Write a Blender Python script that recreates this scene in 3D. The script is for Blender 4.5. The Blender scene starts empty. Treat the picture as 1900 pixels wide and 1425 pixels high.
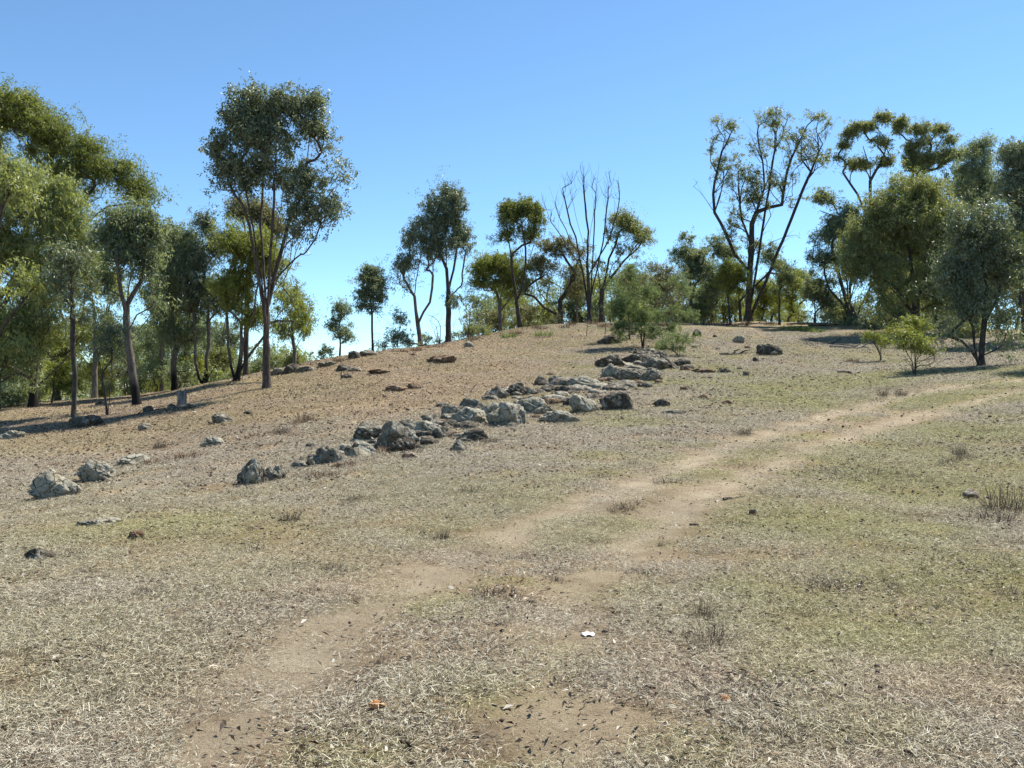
import bpy, math, random
import numpy as np
from mathutils import Vector

random.seed(7)
RNG = np.random.default_rng(7)
sc = bpy.context.scene
COL = sc.collection

# ------------------------------------------------------------------ camera, sky, sun, exposure
PW, PH, F = 1900.0, 1425.0, 1581.0      # photograph pixels, focal length in those pixels
EYE = 1.6
cam_d = bpy.data.cameras.new('camera')
cam = bpy.data.objects.new('camera', cam_d)
COL.objects.link(cam)
cam.location = (0, 0, EYE)
cam.rotation_euler = (math.radians(90), 0, 0)
cam_d.sensor_width = 36.0
cam_d.lens = 36.0 * F / PW
cam_d.clip_start = 0.1
cam_d.clip_end = 6000
sc.camera = cam

SUN_ELEV = math.radians(55)
SUN_AZ = math.radians(49)               # clockwise from +Y (the view direction), i.e. ahead and to the right
to_sun = Vector((math.sin(SUN_AZ) * math.cos(SUN_ELEV), math.cos(SUN_AZ) * math.cos(SUN_ELEV), math.sin(SUN_ELEV)))
w = bpy.data.worlds.new('World')
sc.world = w
w.use_nodes = True
nt = w.node_tree
bg = nt.nodes['Background']
sky = nt.nodes.new('ShaderNodeTexSky')
sky.sky_type = 'NISHITA'
sky.sun_disc = False
sky.sun_elevation = SUN_ELEV
sky.sun_rotation = SUN_AZ
sky.altitude = 2500
sky.air_density = 1.0
sky.dust_density = 0.0
sky.ozone_density = 4.2
tint = nt.nodes.new('ShaderNodeMix'); tint.data_type = 'RGBA'; tint.blend_type = 'MULTIPLY'
tint.inputs[0].default_value = 1.0; tint.inputs[7].default_value = (0.89, 1.03, 1.0, 1)
nt.links.new(sky.outputs[0], tint.inputs[6])
nt.links.new(tint.outputs[2], bg.inputs[0])
bg.inputs[1].default_value = 0.105
sun_d = bpy.data.lights.new('sun', 'SUN')
sun_d.energy = 4.6
sun_d.angle = math.radians(0.55)
sun_d.color = (1.0, 0.95, 0.87)
sun = bpy.data.objects.new('sun', sun_d)
COL.objects.link(sun)
sun.location = (60, 40, 60)
sun.rotation_euler = (-to_sun).to_track_quat('-Z', 'Y').to_euler()
sc.view_settings.view_transform = 'Standard'
sc.view_settings.look = 'None'
sc.view_settings.exposure = 1.03
sc.view_settings.gamma = 1.0
sc.view_settings.use_curve_mapping = False
sc.render.engine = 'CYCLES'
sc.cycles.max_bounces = 10
sc.cycles.diffuse_bounces = 6
sc.cycles.transmission_bounces = 7
sc.cycles.transparent_max_bounces = 4

# ------------------------------------------------------------------ helpers: noise, terrain
def _hash(ix, iy, seed):
    h = (ix.astype(np.int64) * 374761393 + iy.astype(np.int64) * 668265263 + seed * 1274126177) & 0x7fffffff
    h = ((h ^ (h >> 13)) * 1274126177) & 0x7fffffff
    return ((h ^ (h >> 16)) & 0xffff) / 65535.0

def vnoise(x, y, seed=0):
    x = np.asarray(x, float); y = np.asarray(y, float)
    ix = np.floor(x); iy = np.floor(y)
    fx = x - ix; fy = y - iy
    fx = fx * fx * (3 - 2 * fx); fy = fy * fy * (3 - 2 * fy)
    a = _hash(ix, iy, seed); b = _hash(ix + 1, iy, seed)
    c = _hash(ix, iy + 1, seed); d = _hash(ix + 1, iy + 1, seed)
    return (a + (b - a) * fx) * (1 - fy) + (c + (d - c) * fx) * fy

def fbm(x, y, oct=4, seed=0):
    s = 0; a = 0.5; t = 0
    for i in range(oct):
        s = s + a * vnoise(x, y, seed + i * 17); t += a
        x = x * 2.03 + 5.1; y = y * 2.03 + 1.7; a *= 0.5
    return s / t

def smooth(a, b, x):
    t = np.clip((x - a) / (b - a), 0, 1)
    return t * t * (3 - 2 * t)

# survey points of the hillside: column, row, distance ahead
SURVEY = [
 (950,1425,3.5),(950,1200,5.2),(950,1050,7.5),(950,950,10.5),(950,880,14),(950,800,20),(950,750,26),(950,700,36),(950,650,50),(950,612,63),
 (490,1425,3.5),(490,1000,8.9),(490,900,14.3),(490,850,18.5),(490,800,24),(490,760,29),(490,722,35),(490,712,42),
 (640,690,40),(640,662,47),(700,760,27),(700,700,38),(800,641,55),(800,690,39),
 (1150,598,66),(1150,680,40),(1150,640,51),
 (1400,1425,3.5),(1400,1000,8.7),(1400,880,13.6),(1400,800,20),(1400,740,27),(1400,700,35),(1400,650,48),(1400,606,63),(1400,597,69),
 (1600,650,46),(1600,604,62),(1650,700,32),
 (1900,1425,3.5),(1900,1100,6.6),(1900,900,12.4),(1900,800,18),(1900,740,23.5),(1900,700,29),(1900,655,43),(1900,612,60),
 (0,1425,3.5),(0,1000,9.1),(0,925,15.5),(0,860,22),(0,800,30),(0,768,37),(0,750,46),
 (250,755,35),(250,840,23.5),(250,745,42),(420,708,42),
]
XYZ = [((px-950)/F*Y, Y, EYE-(py-712.5)/F*Y) for px, py, Y in SURVEY]
XYZ += [(0,0,0),(-4,0,-.05),(4,0,.05),(0,-8,.1),(-12,-8,-.3),(12,-8,.3),(-20,10,-1.1),(20,10,.55),(30,25,1.8),(-30,25,-1.3),(-40,45,-1.0),(42,60,5.4),(40,40,3.6),
        (-34,62,-1.4),(-20,62,-.2),(-8,66,2.9),(5,78,4.6),(20,82,5.6),(40,84,5.2),(-10,90,.2),(10,100,2.6),(-35,90,-2.6),(40,105,4.0)]
XYZ = np.array(XYZ)
_P = XYZ[:, :2] / 20.0
def _phi(r2): return 0.5 * r2 * np.log(r2 + 1e-12)
_n = len(_P)
_r2 = ((_P[:, None] - _P[None]) ** 2).sum(-1)
_A = np.zeros((_n + 3, _n + 3))
_A[:_n, :_n] = _phi(_r2) + np.eye(_n) * 0.004
_A[:_n, _n] = 1; _A[:_n, _n+1:] = _P; _A[_n, :_n] = 1; _A[_n+1:, :_n] = _P.T
_W = np.linalg.solve(_A, np.concatenate([XYZ[:, 2], [0, 0, 0]]))

def tps(x, y):
    x = np.asarray(x, float); y = np.asarray(y, float)
    sh = x.shape; x = x.ravel(); y = y.ravel()
    r = np.hypot(x, y)
    k = np.minimum(1.0, 110.0 / np.maximum(r, 1e-6))
    qx, qy = x * k / 20.0, y * k / 20.0
    out = np.empty_like(x)
    for i in range(0, len(x), 40000):
        s = slice(i, i + 40000)
        r2 = (qx[s, None] - _P[None, :, 0]) ** 2 + (qy[s, None] - _P[None, :, 1]) ** 2
        out[s] = _phi(r2) @ _W[:_n] + _W[_n] + qx[s] * _W[_n+1] + qy[s] * _W[_n+2]
    z = np.clip(out, -6, 9)
    far = smooth(75, 150, r)
    return (z * (1 - far) + (-5.0) * far).reshape(sh)

def hit(px, py):
    """point of the hillside seen at a photograph pixel"""
    dx, dz = (px - 950) / F, -(py - 712.5) / F
    Y = np.concatenate([np.arange(2.5, 20, 0.02), np.arange(20, 95, 0.05)])
    d = EYE + dz * Y - tps(dx * Y, Y)
    k = np.nonzero(d <= 0)[0]
    i = k[0] if len(k) else int(np.argmin(d[Y > 20]) + (Y <= 20).sum())
    return dx * Y[i], Y[i]

def curve_pts(pix):
    pts = np.array([hit(*p) for p in pix])
    out = []
    for i in range(len(pts) - 1):
        p0 = pts[max(i-1, 0)]; p1 = pts[i]; p2 = pts[i+1]; p3 = pts[min(i+2, len(pts)-1)]
        for t in np.linspace(0, 1, 6, endpoint=False):
            out.append(0.5 * ((2*p1) + (-p0+p2)*t + (2*p0-5*p1+4*p2-p3)*t*t + (-p0+3*p1-3*p2+p3)*t**3))
    out.append(pts[-1])
    return np.array(out)

def dist_to(x, y, c):
    best = np.full(x.shape, 1e9)
    for a, b in zip(c[:-1], c[1:]):
        ab = b - a; L = max(ab @ ab, 1e-9)
        t = np.clip(((x - a[0]) * ab[0] + (y - a[1]) * ab[1]) / L, 0, 1)
        best = np.minimum(best, np.hypot(x - a[0] - t * ab[0], y - a[1] - t * ab[1]))
    return best

RUT_A = curve_pts([(300,1424),(420,1320),(560,1205),(690,1120),(790,1075),(900,1010),(1020,958),(1150,912),(1280,855),(1400,815),(1520,775),(1640,743),(1760,720),(1898,703)])
RUT_B = curve_pts([(1085,1424),(1055,1300),(1050,1200),(1075,1110),(1125,1045),(1210,975),(1310,915),(1420,868),(1540,820),(1660,782),(1790,750),(1898,726)])
for R_ in (RUT_A, RUT_B):
    pass
def extend(c):
    d0 = c[0] - c[2]; d1 = c[-1] - c[-3]
    return np.vstack([c[0] + d0 / np.linalg.norm(d0) * 5, c, c[-1] + d1 / np.linalg.norm(d1) * 14])
RUT_A, RUT_B = extend(RUT_A), extend(RUT_B)
PATH_C = curve_pts([(2,966),(150,930),(300,893),(420,858),(560,812),(700,772),(860,735)])
PATH_D = curve_pts([(180,905),(300,850),(430,805),(560,770),(700,745),(850,712)])

def rut_mask(x, y):
    wob = 0.75 + 0.5 * fbm(x * 0.7, y * 0.7, 2, 3)
    a = np.exp(-(dist_to(x, y, RUT_A) / (0.40 * wob)) ** 2)
    b = np.exp(-(dist_to(x, y, RUT_B) / (0.36 * wob)) ** 2) * (0.75 + 0.17 * smooth(4, 9, y))
    c = np.exp(-(dist_to(x, y, PATH_C) / (0.34 * wob)) ** 2) * 0.62
    d = np.exp(-(dist_to(x, y, PATH_D) / (0.5 * wob)) ** 2) * 0.35
    patch = smooth(0.35, 0.6, fbm(x * 0.5, y * 0.5, 3, 9))
    return np.clip(np.maximum(np.maximum(a, b), np.maximum(c, d)) * (0.74 + 0.26 * patch), 0, 1)

def height(x, y):
    x = np.asarray(x, float); y = np.asarray(y, float)
    z = tps(x, y)
    near = 1 - smooth(60, 110, np.hypot(x, y))
    z = z + near * ((fbm(x * 0.35, y * 0.35, 3, 21) - 0.5) * 0.16)
    return z

def surface(x, y):
    """the ground as built, with its lumps and worn ruts"""
    x = np.asarray(x, float); y = np.asarray(y, float)
    d = np.hypot(x, y); near = d < 95
    rut = np.where(near, rut_mask(x, y), 0.0)
    lump = (fbm(x * 2.2, y * 2.2, 3, 5) - 0.5) * 0.07 + (fbm(x * 7, y * 7, 3, 6) - 0.5) * 0.055 * (1 - smooth(25, 45, d))
    return height(x, y) + np.where(near, lump * (1 - 0.8 * rut) - rut * 0.045, 0.0)

def hz(x, y): return float(surface(np.array([x]), np.array([y]))[0])

def normal_at(x, y, e=0.25):
    v = Vector((hz(x - e, y) - hz(x + e, y), hz(x, y - e) - hz(x, y + e), 2 * e))
    return v.normalized()

# ------------------------------------------------------------------ helpers: meshes, things, materials
def mesh_from(name, verts, faces=None, loops=None, counts=None, attrs=None, smooth_faces=False, mats=()):
    me = bpy.data.meshes.new(name)
    verts = np.asarray(verts, np.float32)
    if faces is not None:
        faces = np.asarray(faces, np.int32)
        loops = faces.ravel(); counts = np.full(len(faces), faces.shape[1], np.int32)
    me.vertices.add(len(verts)); me.vertices.foreach_set('co', verts.ravel())
    if loops is not None and len(loops):
        me.loops.add(len(loops)); me.loops.foreach_set('vertex_index', np.asarray(loops, np.int32))
        me.polygons.add(len(counts))
        st = np.concatenate([[0], np.cumsum(counts)[:-1]]).astype(np.int32)
        me.polygons.foreach_set('loop_start', st)
        me.polygons.foreach_set('loop_total', np.asarray(counts, np.int32))
        if smooth_faces:
            me.polygons.foreach_set('use_smooth', np.ones(len(counts), bool))
    for k, v in (attrs or {}).items():
        v = np.asarray(v, np.float32)
        if v.ndim == 1:
            a = me.attributes.new(k, 'FLOAT', 'POINT'); a.data.foreach_set('value', v)
        else:
            a = me.attributes.new(k, 'FLOAT_VECTOR', 'POINT'); a.data.foreach_set('vector', v.ravel())
    for m in mats: me.materials.append(m)
    me.update(calc_edges=True)
    return me

def link(name, me, parent=None, loc=(0, 0, 0)):
    o = bpy.data.objects.new(name, me)
    COL.objects.link(o)
    o.location = loc
    if parent: o.parent = parent
    return o

def tag(o, label=None, cat=None, group=None, kind=None):
    if label: o['label'] = label
    if cat: o['category'] = cat
    if group: o['group'] = group
    if kind: o['kind'] = kind
    return o

class NT:
    def __init__(self, name):
        self.m = bpy.data.materials.new(name); self.m.use_nodes = True
        self.t = self.m.node_tree; self.b = self.t.nodes['Principled BSDF']; self.out = self.t.nodes['Material Output']
    def n(self, typ, **kw):
        x = self.t.nodes.new(typ)
        for k, v in kw.items(): setattr(x, k, v)
        return x
    def l(self, a, b): self.t.links.new(a, b)
    def set(self, sock, v):
        if hasattr(v, 'is_output'): self.l(v, sock)
        elif isinstance(v, (tuple, list)): sock.default_value = (*v, 1) if len(v) == 3 and len(sock.default_value) == 4 else v
        else: sock.default_value = v
    def attr(self, name, inst=False):
        x = self.n('ShaderNodeAttribute', attribute_name=name)
        if inst: x.attribute_type = 'INSTANCER'
        return x.outputs['Fac']
    def pos(self):
        return self.n('ShaderNodeTexCoord').outputs['Object']
    def noise(self, scale, detail=4, rough=0.55, vec=None, off=None):
        x = self.n('ShaderNodeTexNoise'); x.inputs['Scale'].default_value = scale
        x.inputs['Detail'].default_value = detail; x.inputs['Roughness'].default_value = rough
        self.l(vec if vec is not None else self.pos(), x.inputs['Vector'])
        return x.outputs['Fac']
    def ramp(self, fac, stops):
        x = self.n('ShaderNodeValToRGB'); e = x.color_ramp.elements
        while len(e) < len(stops): e.new(0.5)
        for q, (p, c) in zip(e, stops):
            q.position = p; q.color = (*c, 1) if isinstance(c, (tuple, list)) else (c, c, c, 1)
        self.set(x.inputs[0], fac)
        return x.outputs[0]
    def math(self, op, a, b=0.5, clamp=False):
        x = self.n('ShaderNodeMath', operation=op, use_clamp=clamp)
        self.set(x.inputs[0], a); self.set(x.inputs[1], b)
        return x.outputs[0]
    def mix(self, fac, a, b, mode='MIX'):
        x = self.n('ShaderNodeMix', data_type='RGBA', blend_type=mode)
        self.set(x.inputs[0], fac); self.set(x.inputs[6], a); self.set(x.inputs[7], b)
        return x.outputs[2]
    def bump(self, h, strength=0.5, dist=0.02):
        x = self.n('ShaderNodeBump'); x.inputs['Strength'].default_value = strength; x.inputs['Distance'].default_value = dist
        self.l(h, x.inputs['Height']); self.l(x.outputs[0], self.b.inputs['Normal'])

def leaf_mat(name, dark, mid, light, trans=0.46, rough=0.5, spec=0.45, tcol=None):
    q = NT(name)
    c = q.ramp(q.attr('tone'), [(0.0, dark), (0.5, mid), (1.0, light)])
    q.l(c, q.b.inputs['Base Color'])
    q.b.inputs['Roughness'].default_value = rough
    q.b.inputs['Specular IOR Level'].default_value = spec
    t = q.n('ShaderNodeBsdfTranslucent')
    tc = q.mix(1.0, c, tcol or (1.25, 1.2, 0.55), 'MULTIPLY')
    q.l(tc, t.inputs['Color'])
    m = q.n('ShaderNodeMixShader'); m.inputs[0].default_value = trans
    q.l(q.b.outputs[0], m.inputs[1]); q.l(t.outputs[0], m.inputs[2]); q.l(m.outputs[0], q.out.inputs[0])
    return q.m

LEAF = {
 'olive':  leaf_mat('leaf_olive', (0.074,0.105,0.054), (0.184,0.223,0.103), (0.354,0.353,0.173)),
 'pale':   leaf_mat('leaf_pale_green', (0.10,0.135,0.055), (0.225,0.27,0.115), (0.40,0.425,0.205), 0.5),
 'bronze': leaf_mat('leaf_bronze_green', (0.063,0.086,0.027), (0.161,0.193,0.058), (0.293,0.304,0.104), 0.5, tcol=(1.15,1.15,0.5)),
 'grey':   leaf_mat('leaf_grey_green', (0.078,0.106,0.072), (0.171,0.217,0.139), (0.309,0.358,0.241), 0.46),
 'dark':   leaf_mat('leaf_dark_green', (0.053,0.083,0.058), (0.132,0.173,0.105), (0.311,0.334,0.228), 0.3, 0.5, 0.6),
 'yellow': leaf_mat('leaf_yellow_green', (0.09,0.115,0.03), (0.20,0.225,0.055), (0.34,0.345,0.11), 0.52, tcol=(1.1,1.15,0.55)),
 'wattle': leaf_mat('leaf_wattle_green', (0.07,0.10,0.05), (0.15,0.20,0.09), (0.26,0.32,0.14), 0.45, 0.6, 0.3, tcol=(1.15,1.15,0.7)),
 'brown':  leaf_mat('leaf_brown_green', (0.072,0.081,0.050), (0.168,0.181,0.101), (0.288,0.269,0.160), 0.46, tcol=(1.15,1.1,0.6)),
}

def bark_mat(name, a, b, c, burnt=0.0):
    q = NT(name)
    p = q.pos()
    mp = q.n('ShaderNodeMapping'); mp.inputs['Scale'].default_value = (6, 6, 1.2); q.l(p, mp.inputs[0])
    f = q.noise(2.2, 6, 0.65, mp.outputs[0])
    col = q.ramp(f, [(0.28, a), (0.5, b), (0.72, c)])
    if burnt:
        sep = q.n('ShaderNodeSeparateXYZ'); q.l(p, sep.inputs[0])
        h = q.math('ADD', sep.outputs[2], q.math('MULTIPLY', q.noise(1.6, 3), 1.6))
        k = q.ramp(q.math('DIVIDE', h, burnt * 2), [(0.35, 1.0), (0.62, 0.0)])
        col = q.mix(k, col, (0.012, 0.011, 0.010))
    q.l(col, q.b.inputs['Base Color']); q.b.inputs['Roughness'].default_value = 0.9
    q.b.inputs['Specular IOR Level'].default_value = 0.2
    q.bump(f, 0.7, 0.03)
    return q.m
BARK = {
 'grey':  bark_mat('bark_grey', (0.05,0.042,0.036), (0.14,0.12,0.10), (0.27,0.24,0.20)),
 'pale':  bark_mat('bark_pale', (0.09,0.075,0.06), (0.22,0.19,0.155), (0.38,0.34,0.29)),
 'dark':  bark_mat('bark_dark', (0.022,0.018,0.016), (0.06,0.05,0.043), (0.13,0.11,0.095)),
 'burnt': bark_mat('bark_burnt_base', (0.05,0.042,0.036), (0.12,0.10,0.085), (0.22,0.19,0.155), 2.0),
 'brown': bark_mat('bark_brown', (0.03,0.021,0.018), (0.075,0.056,0.046), (0.16,0.125,0.105)),
 'dead':  bark_mat('bark_dead_wood', (0.07,0.06,0.053), (0.18,0.16,0.14), (0.34,0.31,0.28)),
}

# ------------------------------------------------------------------ ground
def ground_material():
    q = NT('dry_hillside_soil')
    p = q.pos()
    rut, moss, red, litter = q.attr('rut'), q.attr('moss'), q.attr('red'), q.attr('litter')
    big = q.noise(0.35, 4, 0.6, p); medn = q.noise(2.3, 5, 0.65, p)
    fine = q.noise(28, 6, 0.75, p); finer = q.noise(110, 4, 0.75, p)
    straw_v = q.n('ShaderNodeMapping'); straw_v.inputs['Scale'].default_value = (1.0, 2.2, 1); q.l(p, straw_v.inputs[0])
    straw = q.noise(60, 5, 0.8, straw_v.outputs[0])
    soil = q.ramp(medn, [(0.3, (0.160,0.110,0.064)), (0.5, (0.281,0.201,0.121)), (0.72, (0.410,0.299,0.181))])
    soil = q.mix(q.math('MULTIPLY', red, 0.75), soil, q.ramp(medn, [(0.3, (0.213,0.110,0.056)), (0.55, (0.365,0.204,0.105)), (0.75, (0.502,0.314,0.174))]))
    soil = q.mix(1.0, soil, (0.92,0.93,0.97), 'MULTIPLY')
    thatch = q.ramp(straw, [(0.30, (0.076,0.055,0.032)), (0.45, (0.228,0.172,0.105)), (0.58, (0.410,0.329,0.208)), (0.74, (0.714,0.613,0.415))])
    cover = q.ramp(q.math('ADD', q.math('MULTIPLY', medn, 0.55), q.math('MULTIPLY', fine, 0.45)), [(0.38, 0.15), (0.56, 0.95)])
    col = q.mix(cover, soil, thatch)
    green = q.ramp(straw, [(0.3, (0.076,0.080,0.021)), (0.55, (0.220,0.219,0.056)), (0.75, (0.441,0.402,0.147))])
    col = q.mix(q.math('MULTIPLY', moss, q.ramp(q.noise(7, 5, 0.7, p), [(0.4, 0.12), (0.62, 0.95)])), col, green)
    dust = q.ramp(q.math('ADD', q.math('MULTIPLY', medn, 0.5), q.math('MULTIPLY', fine, 0.5)), [(0.35, (0.27,0.21,0.14)), (0.5, (0.395,0.33,0.23)), (0.65, (0.53,0.46,0.345))])
    col = q.mix(q.math('MULTIPLY', rut, 0.85), col, dust)
    # dark crumbs of bark, droppings, clods
    crumb = q.ramp(q.noise(17, 3, 0.7, p), [(0.655, 0.0), (0.70, 1.0)])
    col = q.mix(q.math('MULTIPLY', crumb, 0.7), col, (0.076,0.053,0.032))
    v = q.ramp(big, [(0.3, (0.80,0.80,0.80)), (0.7, (1.12,1.10,1.06))])
    col = q.mix(1.0, col, v, 'MULTIPLY')
    dk = q.ramp(finer, [(0.34, (0.66,0.64,0.62)), (0.55, (1.05,1.05,1.05)), (0.75, (1.28,1.27,1.24))])
    col = q.mix(0.8, col, dk, 'MULTIPLY')
    q.l(col, q.b.inputs['Base Color'])
    q.b.inputs['Roughness'].default_value = 0.95
    q.b.inputs['Specular IOR Level'].default_value = 0.1
    h = q.math('ADD', q.math('MULTIPLY', straw, 0.6), q.math('ADD', q.math('MULTIPLY', fine, 0.9), q.math('MULTIPLY', finer, 0.35)))
    q.bump(h, 0.8, 0.05)
    return q.m

def moss_mask(x, y):
    n = fbm(x * 0.33 + 4, y * 0.33, 3, 41)
    right = smooth(-3, 9, x) * (1 - smooth(34, 50, y))
    g = smooth(0.44, 0.66, n) * (0.25 + 0.75 * right)
    spots = smooth(0.62, 0.72, fbm(x * 1.3, y * 1.3, 3, 57)) * 0.8 * smooth(-6, 3, x)
    for (px, py, r, k) in [(1560,708,3.0,1.0),(1440,745,2.6,0.9),(1480,720,3,0.8),(1230,757,0.6,0.8),(1490,608,2.2,1.0),(1320,880,0.9,.9),(1500,960,1.6,.9),(1700,1080,.9,.9),(1560,1180,.5,.8),(1640,1190,.4,.8),(1400,1150,.6,.6),(1850,870,2.5,.8),(1690,840,2.5,.7),(1120,1090,.5,.8),(1040,1210,.25,.6),(1330,1395,.2,.8),(660,1405,.2,.8),(1010,1420,.2,.5),(1600,1370,.25,.6),(300,975,1.8,.7),(470,985,1.4,.55),(880,1300,.25,.8),(1640,1000,1.2,.7)]:
        cx, cy = hit(px, py)
        g = np.maximum(g, k * np.exp(-((np.hypot(x - cx, y - cy)) / r) ** 2))
    return np.clip(np.maximum(g, spots) * 1.15, 0, 1)

def red_mask(x, y):
    left = 1 - smooth(-6, 6, x - 0.06 * y)
    far = smooth(18, 30, y)
    n = fbm(x * 0.25, y * 0.25, 3, 71)
    return np.clip(left * far * (0.4 + n * 0.9) + 0.5 * smooth(0.55, 0.75, fbm(x * 0.9, y * 0.9, 3, 77)) * (1 - smooth(8, 16, y)), 0, 1)

def build_ground():
    th = np.concatenate([np.linspace(-40, 40, 441), np.linspace(43, 317, 70)])
    th = np.radians(th)
    r = np.concatenate([[0.05, .6, 1.2, 1.8, 2.3], np.geomspace(2.7, 115, 350), np.geomspace(125, 4000, 26)])
    T, R = np.meshgrid(th, r)
    x = (np.sin(T) * R).ravel(); y = (np.cos(T) * R).ravel()
    z = surface(x, y)
    near = np.hypot(x, y) < 95
    rut = np.zeros_like(x); moss = np.zeros_like(x); red = np.zeros_like(x)
    xs, ys = x[near], y[near]
    rut[near] = rut_mask(xs, ys); moss[near] = moss_mask(xs, ys) * (1 - 0.7 * rut[near]); red[near] = red_mask(xs, ys)
    nT, nR = len(th), len(r)
    i, j = np.meshgrid(np.arange(nR - 1), np.arange(nT), indexing='ij')
    j2 = (j + 1) % nT
    faces = np.stack([i*nT+j, i*nT+j2, (i+1)*nT+j2, (i+1)*nT+j], -1).reshape(-1, 4)[:, ::-1]
    me = mesh_from('hillside_ground', np.stack([x, y, z], 1), faces, attrs=dict(rut=rut, moss=moss, red=red, litter=rut*0), smooth_faces=True, mats=[ground_material()])
    o = link('ground', me)
    o['kind'] = 'structure'
    o['label'] = 'dry grassy hillside with bare soil patches and two pale wheel ruts'
    return o
GROUND = build_ground()

# ------------------------------------------------------------------ trees
def tubes(chains, kind_sides=(9, 6, 3)):
    """chains: list of (points Nx3, radii N) -> verts, faces"""
    V, Fc, base = [], [], 0
    for P, R in chains:
        P = np.asarray(P, float); R = np.asarray(R, float)
        if len(P) < 2: continue
        k = kind_sides[0] if R[0] > 0.07 else (kind_sides[1] if R[0] > 0.025 else kind_sides[2])
        if R[0] < 0.012: k = 3
        T = np.gradient(P, axis=0); T /= np.linalg.norm(T, axis=1, keepdims=True) + 1e-9
        if not np.isfinite(T).all() or np.linalg.norm(T[0]) < 0.5: T[0] = (0, 0, 1)
        u = np.cross(T[0], [0.31, 0.94, 0.12]); u /= np.linalg.norm(u) + 1e-9
        ang = np.arange(k) * 2 * math.pi / k
        for i in range(len(P)):
            u = u - T[i] * (u @ T[i]); u /= np.linalg.norm(u) + 1e-9
            v = np.cross(T[i], u)
            V.append(P[i] + R[i] * (np.cos(ang)[:, None] * u + np.sin(ang)[:, None] * v))
        a = np.arange(len(P) - 1)[:, None] * k + np.arange(k)[None]
        b = np.arange(len(P) - 1)[:, None] * k + (np.arange(k)[None] + 1) % k
        Fc.append(np.stack([a, b, b + k, a + k], -1).reshape(-1, 4) + base)
        base += len(P) * k
    return np.vstack(V), np.vstack(Fc)

def leaves_mesh(name, centres, radii, per, L, Wd, hang, flat, mat, tones=None, rng=RNG, tri=False):
    """many separate leaf blades in clumps"""
    n = len(centres) * per
    C = np.repeat(centres, per, axis=0); Rr = np.repeat(radii, per)
    ns = 9                                                # drooping sprays in each clump
    so = rng.normal(size=(len(centres), ns, 3)) * np.array([0.52, 0.52, 0.46 * flat + 0.1])
    so /= np.maximum(1, np.linalg.norm(so, axis=2, keepdims=True) / 1.35)
    si = rng.integers(0, ns, n)
    off = so[np.repeat(np.arange(len(centres)), per), si]
    jit = rng.normal(size=(n, 3)) * np.array([0.15, 0.15, 0.13]); jit[:, 2] -= np.abs(rng.normal(size=n)) * 0.22 * hang
    p = C + (off + jit) * Rr[:, None]
    ax = rng.normal(size=(n, 3)); ax /= np.linalg.norm(ax, axis=1, keepdims=True)
    ax = ax + np.array([0, 0, -hang]); ax /= np.linalg.norm(ax, axis=1, keepdims=True)
    sd = np.cross(ax, rng.normal(size=(n, 3))); sd /= np.linalg.norm(sd, axis=1, keepdims=True) + 1e-9
    nm = np.cross(ax, sd)
    l = L * (0.6 + 0.8 * rng.random(n))[:, None]; wd = Wd * (0.7 + 0.6 * rng.random(n))[:, None]
    bend = nm * l * 0.12
    v = np.stack([p, p + ax * l * 0.45 + sd * wd * 0.5 + bend, p + ax * l, p + ax * l * 0.45 - sd * wd * 0.5 + bend], 1).reshape(-1, 3)
    k_ = 4
    if tri:
        v = np.stack([p - sd * wd * 0.42, p + ax * l + bend * 2, p + sd * wd * 0.42 + bend], 1).reshape(-1, 3); k_ = 3
    f = np.arange(n * k_).reshape(-1, k_)
    ct = np.repeat(tones if tones is not None else rng.random(len(centres)) * 0.3, per)
    tone = np.repeat(np.clip(ct + 0.15 + 0.55 * rng.random(n), 0, 1), k_)
    return mesh_from(name, v, f, attrs=dict(tone=tone), mats=[mat])

def bez(p0, d0, p1, n, wob, rng):
    L = np.linalg.norm(p1 - p0)
    c = p0 + d0 * L * 0.5
    t = np.linspace(0, 1, n + 1)[1:, None]
    q = (1 - t) ** 2 * p0 + 2 * (1 - t) * t * c + t ** 2 * p1
    q[:-1] += rng.normal(size=(n, 3))[:-1] * wob * min(L, 2.5)
    return q

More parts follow.
